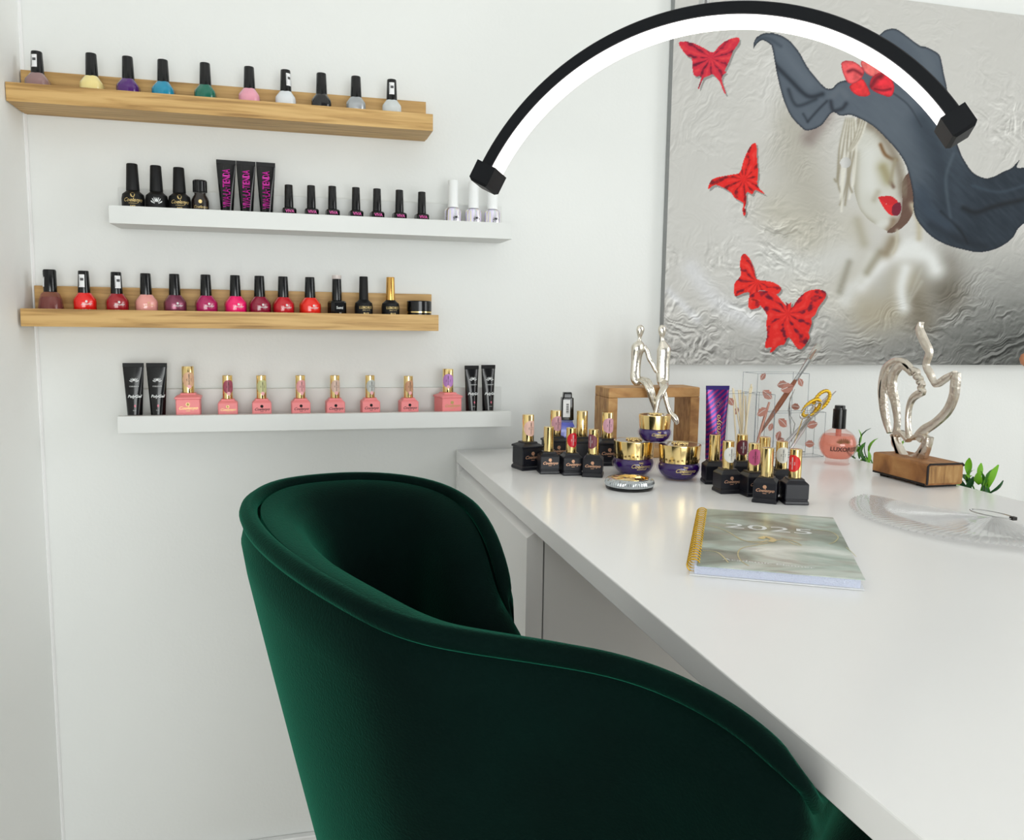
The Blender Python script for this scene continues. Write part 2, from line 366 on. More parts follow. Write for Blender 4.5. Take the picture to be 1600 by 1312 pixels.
# ------------------------------------------------------------------ second ledge
script = stick_cyl(join2(disc2(.0032, .0032, 14, 0, .0262), mv(T('Coelenyo', .0072, shear=.5, bold=.008), 0, .0195), rect2(.012, .0004, 0, .0152), mv(T('BASE', .0035), 0, .0115)), gelr)
wing = stick_cyl(mv(wings(1.75), 0, .0160), gelr)
for px, py, pr, pm, lb in ((206, 256, script, GOLDP, 'matte black gel bottle with gold script, left end of the upper white ledge'),
                       (243, 259, wing, WHITEINK, 'matte black gel bottle with white wings emblem on the upper white ledge'),
                       (279, 262, script, GOLDP, 'matte black gel bottle with gold script, between wings emblem and short bottle')):
    p, h = spot(px, py, 1); t = thing('gel_bottle', lb, 'gel bottle', p, .12)
    mk('bottle', gel_body, BLACKM, t, ).scale = (.99, .99, 1.12)
    mk('cap', lathe([(.0078, .0365), (.0094, .0368), (.0094, .0385), (.0078, h-.001), (.0072, h)], 22), BLACKM, t)
    o = mk('name_print', pr, pm, t); o.scale = (.993, .993, 1.12)
p, h = spot(312, 282, 1)
t = thing('primer_bottle', 'short dark bottle with ribbed screw cap beside the black gel bottles', 'bottle', p, .1)
mk('bottle', lathe([(.0115, 0), (.0128, .0015), (.0128, .026), (.0112, .0315), (.0085, .0355), (.0085, .038)], 24), mat('dark_brown_glass', (30, 22, 20), .15, coat=.5), t)
bm = bmesh.new(); n = 44
rr = lambda i, r: r*(1+(.03 if i % 2 else 0))
bm_rings(bm, [[(rr(i, r)*math.cos(2*math.pi*i/n), rr(i, r)*math.sin(2*math.pi*i/n), z) for i in range(n)] for r, z in ((.0098, .039), (.0102, .040), (.0102, h-.002), (.0092, h))])
mk('screw_cap', me_from(bm), BLACKG, t)
mk('name_print', stick_cyl(join2(disc2(.0028, .0028, 12, 0, .0245), mv(T('Coelenyo', .0058, shear=.5), 0, .0165)), .01292), GOLDP, t)
# tubes
def tube_mesh(H, wt, wb, depth, crimp=.006):
    bm = bmesh.new(); rings = []; n = 20
    for i in range(9):
        k = i/8; z = .001+(H-crimp-.001)*k; a = wb/2+(wt/2-wb/2)*k; b = depth*(1-k)**.8+.0012
        rings.append([(a*math.cos(2*math.pi*j/n), b*math.sin(2*math.pi*j/n), z) for j in range(n)])
    bm_rings(bm, rings); return autosmooth(me_from(bm), 60)
def squeeze_tube(label, px, py, s, H, wt, wb, m, crimpm, prints, rz=0, tilt=0, group=None, Y=-.043, z=None, depth=.009):
    if s is not None: p, h = spot(px, py, s, Y); H = h
    else: p = Vector((px, py, z))
    t = thing('squeeze_tube', label, 'tube', p, rz, group); t.rotation_euler = (0, tilt, rz)
    mk('body', tube_mesh(H, wt, wb, depth), m, t)
    mk('crimp', box((-wt/2, -.0013, H-.0062), (wt/2, .0013, H), .0003), crimpm, t)
    dd = lambda zz: -(depth*max(0, 1-(zz-.001)/(H-.007))**.8+.0016)
    for nm, g, pm in prints:
        me = bpy.data.meshes.new('print'); wz = lambda zz: wb/2+(wt/2-wb/2)*zz/H
        me.from_pydata([(a, dd(b)*math.sqrt(max(.05, 1-(a/wz(b))**2))-.0009, b) for a, b in g[0]], [], g[1]); mk(nm, me, pm, t)
    return t
mag = mat('magenta_foil', (178, 22, 140), .3, .4)
for px, py, lb in ((353, 250, 'black tube with magenta lettering, left one of the three beside the short bottle'),
                   (384, 252, 'black tube with magenta lettering, middle one of the three'),
                   (415, 254, 'black tube with magenta lettering, right one of the three')):
    g = mv(T('VIVA·LA·TIENDA', .0150, sx=.52, bold=.02), .0005, .0475, R(90))
    squeeze_tube(lb, px, py, 1, .09, .0285, .0175, BLACKG, BLACKM, [('name_print', g, mag)], rz=.05, group='magenta lettered tubes')
viva_b = loft_sq([(.0100, 0), (.0104, .001), (.0104, .0195), (.0095, .0215), (.0070, .0225)], .3)
viva_c = lathe([(.0060, .0225), (.0070, .0228), (.0062, .0565), (.0058, .0572)], 18)
viva_t = stick_flat(mv(T('VIVA', .0062, bold=.03), 0, .0165), -.0105)
pinkink = mat('pink_print', (215, 80, 160), .5)
ordn = ['first', 'second', 'third', 'fourth', 'fifth', 'sixth', 'last']
for i, (px, py) in enumerate(((451, 289), (486, 290), (519, 291), (556, 293), (589, 295), (624, 297), (659, 300))):
    p, h = spot(px, py, 1)
    t = thing('mini_polish_bottle', 'small glossy black polish with pink label, %s after the three magenta tubes' % ordn[i] if i < 6 else 'small glossy black polish with pink label nearest the white-capped bottles', 'nail polish', p, .12, 'small black polishes on the white ledge')
    t.scale = (1, 1, h/.0572)
    mk('bottle', viva_b, BLACKG, t); mk('cap', viva_c, BLACKG, t); mk('name_print', viva_t, pinkink, t)
# silver holographic
def holo():
    m = bpy.data.materials.new('holographic_foil'); m.use_nodes = True; nt = m.node_tree; b = nt.nodes['Principled BSDF']
    b.inputs['Metallic'].default_value = .9; b.inputs['Roughness'].default_value = .18
    tc = nt.nodes.new('ShaderNodeTexCoord'); mp = nt.nodes.new('ShaderNodeMapping'); mp.inputs['Scale'].default_value = (260, 160, 3)
    n = nt.nodes.new('ShaderNodeTexNoise'); n.inputs['Scale'].default_value = 1; r = nt.nodes.new('ShaderNodeValToRGB')
    cs = [(.25, (150, 230, 180)), (.36, (240, 240, 240)), (.45, (225, 215, 255)), (.55, (240, 240, 240)), (.64, (255, 235, 160)), (.75, (190, 150, 230))]
    el = r.color_ramp.elements; el[0].position = cs[0][0]; el[0].color = (*lin(cs[0][1]), 1); el[1].position = cs[-1][0]; el[1].color = (*lin(cs[-1][1]), 1)
    for q, c in cs[1:-1]: e = el.new(q); e.color = (*lin(c), 1)
    nt.links.new(tc.outputs['Object'], mp.inputs[0]); nt.links.new(mp.outputs[0], n.inputs['Vector']); nt.links.new(n.outputs['Fac'], r.inputs[0]); nt.links.new(r.outputs[0], b.inputs['Base Color'])
    return m
HOLO = holo()
holo_wing = stick_cyl(mv(wings(1.1), 0, .016), .01475)
for px, py, lb in ((708, 282, 'white-capped holographic silver bottle, left one of the three'), (740, 284, 'white-capped holographic silver bottle, middle one of the three'),
                   (770, 286, 'white-capped holographic silver bottle at the end of the upper white ledge')):
    p, h = spot(px, py, 1)
    t = thing('holographic_bottle', lb, 'gel bottle', p, .2, 'holographic bottles')
    mk('bottle', lathe([(.0135, 0), (.0145, .001), (.0146, .029), (.0130, .0325), (.0085, .0345)], 26), HOLO, t)
    mk('cap', lathe([(.0080, .035), (.0088, .0352), (.0084, h-.002), (.0076, h)], 22), WHITEP, t)
    mk('wings_print', holo_wing, BLACKM, t)
# ------------------------------------------------------------------ square bottles (pink ledge and desk clusters)
small_body = loft_sq([(.0150, 0), (.0154, .0012), (.0150, .0040), (.0141, .0052), (.0141, .0068), (.0146, .0075), (.0146, .0255), (.0140, .0268), (.0102, .0302), (.0100, .0312), (.0096, .0322)], .07, 20)
large_body = loft_sq([(.0185, 0), (.0192, .0015), (.0188, .0045), (.0172, .0062), (.0170, .0080), (.0176, .0090), (.0176, .0325), (.0174, .0332), (.0192, .0340), (.0192, .0362), (.0178, .0372), (.0116, .0402), (.0112, .0412), (.0108, .0422)], .07, 20)
small_cap = lathe([(.0066, .0322), (.0077, .0325), (.0078, .0335), (.0076, .0688), (.0071, .0694)], 30)
large_cap = lathe([(.0078, .0422), (.0090, .0426), (.0091, .0436), (.0089, .0828), (.0084, .0836)], 30)
rose = []
for k in range(6): rose.append(disc2(.0013, .0013, 8, .0014*math.cos(k*math.pi/3), .0014*math.sin(k*math.pi/3)))
rose.append(disc2(.0011, .0011, 6))
LOGO = join2(mv(join2(*rose), 0, .0048), mv(T('Coelenyo', .0062, shear=.45, bold=.012), 0, -.0002), rect2(.0050, .0006, 0, -.0040))
small_logo = stick_flat(mv(LOGO, 0, .0165, 0, .95), -.0148); large_logo = stick_flat(mv(LOGO, 0, .0200, 0, 1.15), -.0178)
lab_text = mv(join2(mv(T('GEL', .0022), 0, .0028), mv(T('COLOR RUBBER', .0022, bold=.02), 0, 0), mv(T('PINK', .0020), 0, -.0028)), 0, 0, R(90))
LBL = {}
def gel_sq(label, big, body, logom, labcol, p, rz, lab_a=0.0, group=None, wide=1.0, drop=None, top=None, ink=INK, cat='gel bottle'):
    t = thing('square_gel_bottle', label, cat, p, rz, group)
    H = .0836 if big else .0694
    if top: t.scale = (1, 1, top/H)
    mk('bottle', large_body if big else small_body, body, t); mk('cap', large_cap if big else small_cap, GOLD, t)
    if logom: mk('logo_print', large_logo if big else small_logo, logom, t)
    if labcol:
        r = .0093 if big else .0080; zc = .063 if big else .0515
        k = (big, wide)
        if k not in LBL:
            LBL[k] = (stick_cyl(mv(disc2(.0108*wide*(1.1 if big else 1), .0108*(1.12 if big else 1), 22), 0, zc), r), stick_cyl(mv(lab_text, 0, zc, 0, 1.15 if big else 1), r+.00012))
        l = mk('shade_label', LBL[k][0], mat('label_%d_%d_%d' % labcol, labcol, .35), t, rot=(0, 0, lab_a)); mk('label_text', LBL[k][1], ink, l)
        if drop: mk('drop_mark', stick_cyl(mv(disc2(.0030, .0030, 12), 0, zc-.0108), r+.0002), drop, t, rot=(0, 0, lab_a))
    return t
dropm = mat('pale_pink_mark', (238, 176, 180), .4)
pl = [(293, 572, 1, (216, 172, 138), 'large salmon bottle with tan oval label, right of the left pair of black tubes'),
 (355, 586, 0, (160, 72, 92), 'small salmon bottle with wine red label on its gold cap'),
 (408, 586, 0, (196, 196, 142), 'small salmon bottle with olive green label on its gold cap'),
 (469, 586, 0, (226, 158, 160), 'small salmon bottle with plain pink label, fourth from the left tubes'),
 (523, 586, 0, (214, 184, 168), 'small salmon bottle with pale beige label on its gold cap'),
 (578, 586, 0, (186, 190, 186), 'small salmon bottle with grey label on its gold cap'),
 (638, 587, 0, (196, 146, 112), 'small salmon bottle with copper brown label on its gold cap'),
 (700, 576, 1, (186, 130, 200), 'large salmon bottle with lilac label beside the right pair of tubes')]
for i, (px, py, big, lc, lb) in enumerate(pl):
    p, h = spot(px, py, 3, -.045)
    gel_sq(lb, big, PINK, [GOLDP, BLACKM][2 <= i <= 6], lc, p, .05 if i != 7 else .25, lab_a=.25 if i != 7 else -.35, group='salmon pink bottles', drop=dropm, top=h, wide=.9)
tg = lambda H: [('wings_print', mv(wings(1.35), .001, H*.70), WHITEINK), ('name_print', join2(mv(T('COELENYO', .0026), .001, H*.62), mv(T('PolyGel', .0060, shear=.3, bold=.03), .001, H*.44), mv(T('30 ml', .0020), .001, H*.19)), WHITEINK), ('drop_mark', disc2(.0013, .0022, 10, .002, H*.27), mat('drop_pink', (214, 110, 130), .4))]
for px, py, rz, ti, lb in ((208, 567, .02, -.02, 'black squeeze tube with white wings, leftmost on the lowest ledge'), (244.5, 567, -.02, .03, 'black squeeze tube with white wings, next to the large tan-labelled salmon bottle'),
                       (737, 571, .15, 0, 'black squeeze tube right of the lilac-labelled salmon bottle'), (763, 570, .15, 0, 'black squeeze tube at the right end of the lowest white ledge')):
    big = px < 300
    squeeze_tube(lb, px, py, 3, .09, .0300 if big else .0250, .021 if big else .0185, BLACKG if 1 else 0, BLACKM, tg(.085), rz=rz, tilt=0, group='black tubes on the lowest ledge', depth=.010)
# ------------------------------------------------------------------ desk: gel bottle clusters
def on_desk(px, py, back=0.0, h=0.0):
    p = at_Z(px, py, DZ+h); d = Vector((p.x-EYE.x, p.y-EYE.y, 0)).normalized(); q = p+d*back; q.z = DZ+.0002+h; return q
cl = [ # px base-front, py, big, rz, label colour, angle, text, wide
 (824, 735, 1, .42, (232, 190, 176), .05, 'large black square bottle with peach label, leftmost on the desk', 1.0),
 (858, 741, 0, .10, None, 0, 'small black square bottle with plain gold cap, front row left', 1.0),
 (890, 743, 0, .12, (205, 20, 40), .15, 'small black square bottle with bright red label', .95),
 (926, 746, 0, -.22, (122, 62, 74), -.55, 'small black square bottle with maroon label by the purple jar', 1.0),
 (868, 724, 1, .25, (214, 160, 172), .1, 'large black square bottle with dusty pink label, left of the blue bottle', 1.0),
 (908, 725, 1, .2, None, 0, 'large black square bottle with plain gold cap, behind the red-labelled one', 1.0),
 (946, 728, 1, .1, (226, 172, 190), .1, 'large black square bottle with light pink label beside the wooden frame', 1.0)]
for px, py, big, rz, lc, la, lb, wd in cl:
    p = on_desk(px, py, .019 if big else .016)
    gel_sq(lb, big, NAVY, ROSEG if (px, py) != (908, 725) else None, lc, p, rz-.2, lab_a=la, group='black square bottles, left cluster', wide=wd, ink=WHITEINK if lc and sum(lc) < 300 else INK)
cr = [(1114, 757, 0, .0, None, 0, 'small black square bottle half hidden at the left of the right cluster'),
 (1138, 772, 0, .18, (222, 222, 216), .15, 'black square bottle with white label, front left of the right cluster'),
 (1172, 776, 0, .2, (206, 92, 140), -.25, 'black square bottle with rose pink label in the right cluster'),
 (1198, 787, 0, -.42, None, 0, 'front black square bottle with plain gold cap beside the white planner'),
 (1237, 789, 0, -.05, (214, 28, 26), -.75, 'black square bottle with red label, rightmost of the right cluster'),
 (1158, 757, 0, .1, (92, 22, 42), -.1, 'black square bottle with dark wine label behind the rose pink one'),
 (1190, 762, 0, .1, None, 0, 'black square bottle with plain cap in the back row of the right cluster'),
 (1218, 772, 0, .1, (224, 222, 214), -.1, 'black square bottle with cream label in the back row, second from the right')]
for px, py, big, rz, lc, la, lb in cr:
    p = on_desk(px, py, .016)
    gel_sq(lb, big, NAVY, ROSEG if py > 765 and px != 1237 else None, lc, p, rz-.25, lab_a=la, group='black square bottles, right cluster', ink=WHITEINK if lc and sum(lc) < 400 else INK)
# keep neighbours from touching
BT = [o for o in bpy.data.objects if o.name.startswith('square_gel_bottle') and 'cluster' in (o.get('group') or '')]
JR = [(on_desk(989, 746, .029), .034), (on_desk(1060, 754, .031), .034)]
for _ in range(60):
    for i, a in enumerate(BT):
        ra = .0212 if 'large' in a['label'] else .0172
        for b in BT[i+1:]:
            rb_ = .0212 if 'large' in b['label'] else .0172; dv = b.location-a.location; dv.z = 0; L_ = dv.length; m_ = ra+rb_
            if L_ < m_: k = dv.normalized()*(m_-L_)/2; a.location -= k; b.location += k
        for q, r_ in JR:
            dv = a.location-q; dv.z = 0
            if dv.length < ra+r_: a.location += dv.normalized()*(ra+r_-dv.length)
# blue bottle
p = on_desk(884, 717, .016)
t = thing('blue_polish_bottle', 'periwinkle blue polish with angular black cap and white barcode label', 'nail polish', p, -.15); t.scale = (1, 1, 1.13)
blue = mat('periwinkle_lacquer', (100, 112, 220), .2, coat=.5)
mk('bottle', loft_sq([(.0170, 0), (.0172, .002), (.0150, .025), (.0120, .048), (.0095, .053)], .2, ky=.8), blue, t)
mk('shoulder_glass', loft_sq([(.0100, .0531), (.0090, .056)], .2, ky=.8), clear('blue_clear', (210, 215, 250), .3, (180, 190, 240)), t)
mk('cap', loft_sq([(.0100, .0562), (.0104, .057), (.0096, .0885), (.0088, .0895), (.0072, .0897), (.0070, .0955), (.0064, .097)], .25), BLACKG, t)
l = mk('barcode_label', stick_flat(rect2(.0118, .0255, -.0022, .0738), -.01055), PAPER, t)
l2 = mk('barcode', stick_flat(join2(*[rect2(.0042, .0004+.0003*(i % 3), -.0008, .067+i*.0012) for i in range(12)]), -.0107), INK, l)
# ------------------------------------------------------------------ purple jars
PURP = mat('purple_glass', (44, 8, 92), .12, coat=.3)
def jar(label, p, k, rz, ringed):
    t = thing('purple_jar', label, 'jar', p, rz, 'purple jars'); t.scale = (k, k, k)
    mk('glass_body', lathe([(.018, 0), (.0205, .0008), (.0285, .0075), (.0322, .0150), (.0325, .0190), (.0300, .0240), (.0285, .0255)], 40), clear('clear_jar_wall', (252, 250, 255), .0), t)
    mk('purple_body', lathe([(.0165, .001), (.0195, .0016), (.0265, .0080), (.0298, .0150), (.0300, .0190), (.0285, .0235), (.0270, .0256)], 40), PURP, t)
    mk('lid', lathe([(.0270, .0257), (.0288, .0258), (.0288, .0265), (.0305, .0500), (.0304, .0512), (.0296, .0516), (.0285, .0512)], 44), GOLD, t)
    mk('lid_top', lathe([(.0284, .0505), (.0284, .0513), (.0, .0514)], 36), mat('lid_violet', (70, 40, 72), .12, coat=1), t)
    mk('lid_ornament', join_balls(), GOLD, t, loc=(0, 0, .0514))
    if ringed:
        g = []
        for i in range(26):
            a = -2.6+5.2*i/25; g += [disc2(.0016, .0016, 6, a*.0292, .0300+(.0012 if i % 2 else 0)), rect2(.0006, .0040, a*.0292+.0017, .0300)]
        mk('lid_engraving', stick_cyl(join2(*g), lambda z: .0291+(z-.0265)*.072), mat('engraved_gold', (150, 125, 78), .4, .8), t)
    bz = lambda z: .0327
    mk('name_print', stick_cyl(join2(mv(T('TIME', .0032, bold=.02), 0, .0215), mv(T('Coelenyo', .0078, shear=.45, bold=.012), 0, .0165), rect2(.014, .0008, .001, .0122)), bz), GOLDP, t, rot=(0, 0, -.15))
    return t
_jb = []
def join_balls():
    if _jb: return _jb[0]
    bm = bmesh.new()
    for i in range(60):
        a = random.uniform(0, 6.28); r = .0125*math.sqrt(random.random()); s = random.uniform(.001, .0018)
        bmesh.ops.create_icosphere(bm, subdivisions=1, radius=s, matrix=Matrix.Translation((r*math.cos(a), r*math.sin(a), .0006+.0018*(1-r/.0125))))
    _jb.append(me_from(bm, smooth=True)); return _jb[0]
j1 = on_desk(989, 746, .029); j2 = on_desk(1060, 754, .031)
if (j1-j2).length < .0655: j2 = j1+(j2-j1).normalized()*.0655
j3 = (j1+j2)/2+Vector((-.003, .002, 0)); j3.z = DZ+.0520
jar('large purple jar with gold lid, behind the crystal disc', j1, 1, .1, True)
jar('large purple jar with gold lid marked 3, right of the stacked jar', j2, 1, .0, True)
jar('small purple jar resting across the two large jars', j3, .78, .0, False)
# small 3 on the lid
# ------------------------------------------------------------------ crystal disc
p = on_desk(983, 770, .034)
t = thing('crystal_disc', 'ribbed crystal palette with gold centre in front of the purple jars', 'palette', p)
bm = bmesh.new(); n = 120
def rg(r, z, k=0): return [((r+(k if i % 2 else 0))*math.cos(2*math.pi*i/n), (r+(k if i % 2 else 0))*math.sin(2*math.pi*i/n), z) for i in range(n)]
bm_rings(bm, [rg(.030, .0035), rg(.0325, .0045, .0008), rg(.0332, .008, .0010), rg(.0325, .0115, .0008), rg(.0295, .0140, .0004), rg(.026, .0145)])
mk('crystal_rim', me_from(bm), mat('crystal', (190, 195, 198), .08, .75), t)
mk('base', lathe([(.0305, 0), (.0322, .0008), (.0325, .0034), (.030, .0036)], 40), BLACKG, t)
bm = bmesh.new(); n = 16
bm_rings(bm, [[((.0255 if i % 2 else .0235)*math.cos(2*math.pi*i/n), (.0255 if i % 2 else .0235)*math.sin(2*math.pi*i/n), .0146) for i in range(n)],
              [((.014 if i % 2 else .017)*math.cos(2*math.pi*i/n), (.014 if i % 2 else .017)*math.sin(2*math.pi*i/n), .0158) for i in range(n)],
              [(.006*math.cos(2*math.pi*i/n), .006*math.sin(2*math.pi*i/n), .0150) for i in range(n)]])
mk('faceted_centre', me_from(bm), GOLD, t)
# ------------------------------------------------------------------ wooden frame + couple sculpture
mango = wood('mango_wood', ((138, 92, 52), (186, 138, 84), (206, 164, 108)), (7, 40, 16), 3, .55, .35, (.25, .7))
fr = thing('box_stand', 'open rectangular mango wood frame carrying the seated silver couple', 'stand', (.573, YD(1.305), DZ+.0002), R(2))
fw, fd, fh, ft = .0835, .030, .1185, .0165
mk('top_board', box((-fw, -fd, fh-ft), (fw, fd, fh), .0015), mango, fr); mk('bottom_board', box((-fw, -fd, 0), (fw, fd, ft), .0015), mango, fr)
for s in (-1, 1): mk('side_board', box((min(s*fw, s*(fw-ft)), -fd+.0003, ft+.0002), (max(s*fw, s*(fw-ft)), fd-.0003, fh-ft-.0002), .0008), mango, fr)
def P(px, py, d): return at_Y(px, py, YD(d))
cpl = thing('couple_sculpture', 'silver abstract couple sitting hand in hand on the wooden frame', 'sculpture', (P(1015, 600, 1.275).x, YD(1.275), DZ+fh+.001))
o0 = cpl.location
def figure(chains):
    bm = bmesh.new()
    for n, flat, ch in chains:
        pts = spline([P(a, b, c)-o0 for a, b, c, r in ch], n); rs = [max(.0004, v.x) for v in spline([Vector((r*.00098, 0, 0)) for *_, r in ch], n)]
        bm_tube(bm, pts, rs, 14, flat=flat, ref=(1, 0, 0))
    return mk('seated_figure', autosmooth(me_from(bm), 80), SILVER, cpl)
figure([(46, .62, [(999, 601, 1.279, 3), (997, 598, 1.281, 8.5), (993, 590, 1.284, 10), (993, 578, 1.286, 9.5), (994, 565, 1.287, 9.5), (995, 553, 1.287, 11), (997, 544, 1.287, 13), (998.5, 537, 1.287, 10), (999, 532, 1.287, 4.2), (999.5, 527, 1.287, 3.6), (1000, 521, 1.287, 6), (1000.5, 515, 1.287, 7.3), (1000.5, 510, 1.287, 5.8), (1000.5, 507.5, 1.287, 2)]),
        (18, .8, [(998, 594, 1.283, 6), (1006, 597, 1.268, 6), (1012, 606, 1.258, 5.5), (1018, 622, 1.257, 5), (1024, 640, 1.257, 4.2), (1026, 648, 1.256, 4)]),
        (18, .8, [(1000, 592, 1.286, 6), (1012, 595, 1.270, 5.5), (1018, 606, 1.260, 4.8), (1023, 622, 1.259, 4.2), (1028, 642, 1.259, 3.6)]),
        (16, .8, [(1006, 541, 1.287, 4), (1011, 549, 1.286, 4.4), (1014, 560, 1.284, 4), (1019, 568, 1.282, 3.6), (1023, 577, 1.281, 3.2), (1026, 582, 1.280, 2.2)])])
figure([(46, .6, [(1036, 604, 1.277, 3), (1036, 601, 1.279, 8.5), (1035.5, 593, 1.284, 11.5), (1035.5, 580, 1.286, 12.2), (1036, 565, 1.287, 12), (1037, 553, 1.287, 12.6), (1037, 545, 1.287, 12.5), (1036, 538, 1.287, 8), (1035, 532, 1.287, 4), (1034.5, 527, 1.287, 3.6), (1034.5, 521, 1.287, 6), (1034.5, 515, 1.287, 7.1), (1034.5, 510, 1.287, 5.6), (1034.5, 507.5, 1.287, 2)]),
        (18, .8, [(1038, 597, 1.283, 7), (1039, 602, 1.266, 6.6), (1034, 613, 1.255, 5.8), (1028, 625, 1.252, 4.8), (1026, 636, 1.251, 3.8), (1024, 645, 1.251, 3.6)]),
        (20, .8, [(1034, 598, 1.283, 6), (1036, 606, 1.268, 5), (1040, 622, 1.262, 4.6), (1044, 637, 1.260, 4), (1048, 646, 1.258, 5), (1054, 652, 1.255, 6), (1057, 659, 1.253, 5), (1056, 663, 1.252, 2)])])
# ------------------------------------------------------------------ purple tube
def stripes():
    m = bpy.data.materials.new('purple_foil_stripes'); m.use_nodes = True; nt = m.node_tree; b = nt.nodes['Principled BSDF']
    b.inputs['Metallic'].default_value = .4; b.inputs['Roughness'].default_value = .22
    tc = nt.nodes.new('ShaderNodeTexCoord'); mp = nt.nodes.new('ShaderNodeMapping'); mp.inputs['Rotation'].default_value = (0, R(-52), 0)
    wv = nt.nodes.new('ShaderNodeTexWave'); wv.inputs['Scale'].default_value = 48; wv.inputs['Distortion'].default_value = 3; wv.inputs['Detail'].default_value = 0; wv.inputs['Detail Scale'].default_value = .3
    r = nt.nodes.new('ShaderNodeValToRGB'); r.color_ramp.elements[0].color = (*lin((48, 28, 112)), 1); r.color_ramp.elements[1].color = (*lin((138, 22, 96)), 1); r.color_ramp.elements[0].position = .5; r.color_ramp.elements[1].position = .7
    nt.links.new(tc.outputs['Object'], mp.inputs[0]); nt.links.new(mp.outputs[0], wv.inputs[0]); nt.links.new(wv.outputs['Fac'], r.inputs[0]); nt.links.new(r.outputs[0], b.inputs['Base Color']); return m
p = on_desk(1116, 728, .0)
H = .1185
g1 = []
for k in range(3): 
    for i in range(24):
        a = 2*math.pi*i/24; r0 = .0030+.0026*k; g1.append(disc2(.00045, .00045, 5, r0*math.cos(a), r0*math.sin(a)))
squeeze_tube('tall purple and magenta striped squeeze tube behind the right bottle cluster', p.x, p.y, None, H, .0385, .030, stripes(), mat('dark_violet_crimp', (44, 28, 100), .3, .5),
    [('name_print', mv(T('Sunrosyo', .0125, shear=.3, bold=.0), .0, .049, R(90)), GOLDP), ('medallion_print', mv(join2(*g1), .0, .0900), mat('dim_gold_print', (150, 110, 120), .4, .4))], rz=-.1, z=DZ+.0103, depth=.012)
mk('tube_cap', lathe([(.0125, -.010), (.0135, -.0092), (.0135, -.0005), (.013, .0)], 24), mat('rosy_cap', (205, 150, 150), .3, .4), [o for o in bpy.data.objects if o.name.startswith('squeeze_tube')][-1])
# ------------------------------------------------------------------ acrylic organiser with lips
acr = clear('acrylic', (255, 255, 255), .004, ior=1.22); acre = clear('acrylic_edge', (215, 220, 224), .25, (190, 195, 200))
lipm = mat('rose_gold_lips', (186, 132, 118), .35, .45)
org = thing('brush_organizer', 'clear acrylic brush organizer printed with rose gold lips', 'organizer', (.80, YD(1.27), DZ+.0003))
oo = org.location
def lips(w_, h):
    up = [(-.5, 0), (-.3, .24), (-.1, .48), (0, .36), (.1, .48), (.3, .24), (.5, 0), (.2, .05), (0, .08), (-.2, .05)]
    lo = [(-.48, -.04), (-.2, 0), (0, .02), (.2, 0), (.48, -.04), (.3, -.34), (0, -.5), (-.3, -.34)]
    return join2(([(a*w_, b*h) for a, b in up], [tuple(range(10))]), ([(a*w_, b*h) for a, b in lo], [tuple(range(8))]))
def cup(x0, x1, d0, d1, h, prints):
    y0, y1 = YD(d0), YD(d1); t_ = .0018
    bm = bmesh.new()
    def B(a, b): bm_box(bm, (a[0]-oo.x, a[1]-oo.y, a[2]), (b[0]-oo.x, b[1]-oo.y, b[2]))
    B((x0, y0, 0), (x1, y0+t_, h)); B((x0, y1-t_, 0), (x1, y1, h)); B((x0, y0+t_, 0), (x0+t_, y1-t_, h)); B((x1-t_, y0+t_, 0), (x1, y1-t_, h)); B((x0+t_, y0+t_, 0), (x1-t_, y1-t_, .003))
    c = mk('cup', me_from(bm), acr, org)
    bm = bmesh.new(); e = .0005
    cs = [(x0, y0), (x1, y0), (x1, y1), (x0, y1)]
    for i in range(4):
        a, b = cs[i], cs[(i+1) % 4]
        for z in (h, .001): bm_tube(bm, [(a[0]-oo.x, a[1]-oo.y, z), (b[0]-oo.x, b[1]-oo.y, z)], e, 4)
        bm_tube(bm, [(a[0]-oo.x, a[1]-oo.y, 0), (a[0]-oo.x, a[1]-oo.y, h)], e, 4)
    mk('cup_edges', me_from(bm), acre, c)
    for px_, py_, wp, rot, Y in prints:
        q = at_Y(px_, py_, Y); g = mv(lips(wp*.00125, wp*.00085), 0, 0, R(rot))
        me = bpy.data.meshes.new('lips'); me.from_pydata([(q.x-oo.x+a, Y-.0003-oo.y, q.z-oo.z+b) for a, b in g[0]], [], g[1]); mk('lip_print', me, lipm, c)
gx = lambda px_, d: at_Y(px_, 650, YD(d)).x
hz = lambda px_, py_, d: at_Y(px_, py_, YD(d)).z-DZ
D0, D1, D2 = 1.235, 1.285, 1.335
cup(gx(1181, D1+.001), gx(1261, D1+.001), D1+.001, D2, hz(1218, 584, D1), [(1230, 606, 22, 15, YD(D1)), (1199, 616, 20, -38, YD(D1)), (1243, 635, 15, -10, YD(D1)), (1192, 588, 13, 55, YD(D2)), (1251, 597, 14, -60, YD(D1)), (1222, 600, 18, 10, YD(D2))])
cup(gx(1137, D0), gx(1180, D0), D0, D1, hz(1150, 615, D0), [(1142, 627, 14, -50, YD(D0)), (1150, 642, 12, 60, YD(D1-.002))])
cup(gx(1181, D0), gx(1209.5, D0), D0, D1, hz(1195, 617, D0), [(1191, 643, 19, 30, YD(D0)), (1204, 667, 12, 70, YD(D0))])
cup(gx(1210.5, D0), gx(1290, D0), D0, D1-.02, hz(1250, 645, D0), [(1223, 660, 18, -40, YD(D0)), (1216, 680, 14, 70, YD(D1-.022)), (1265, 693, 16, -5, YD(D0)), (1269, 663, 18, 10, YD(D0)), (1219, 688, 14, 20, YD(D1-.022))])
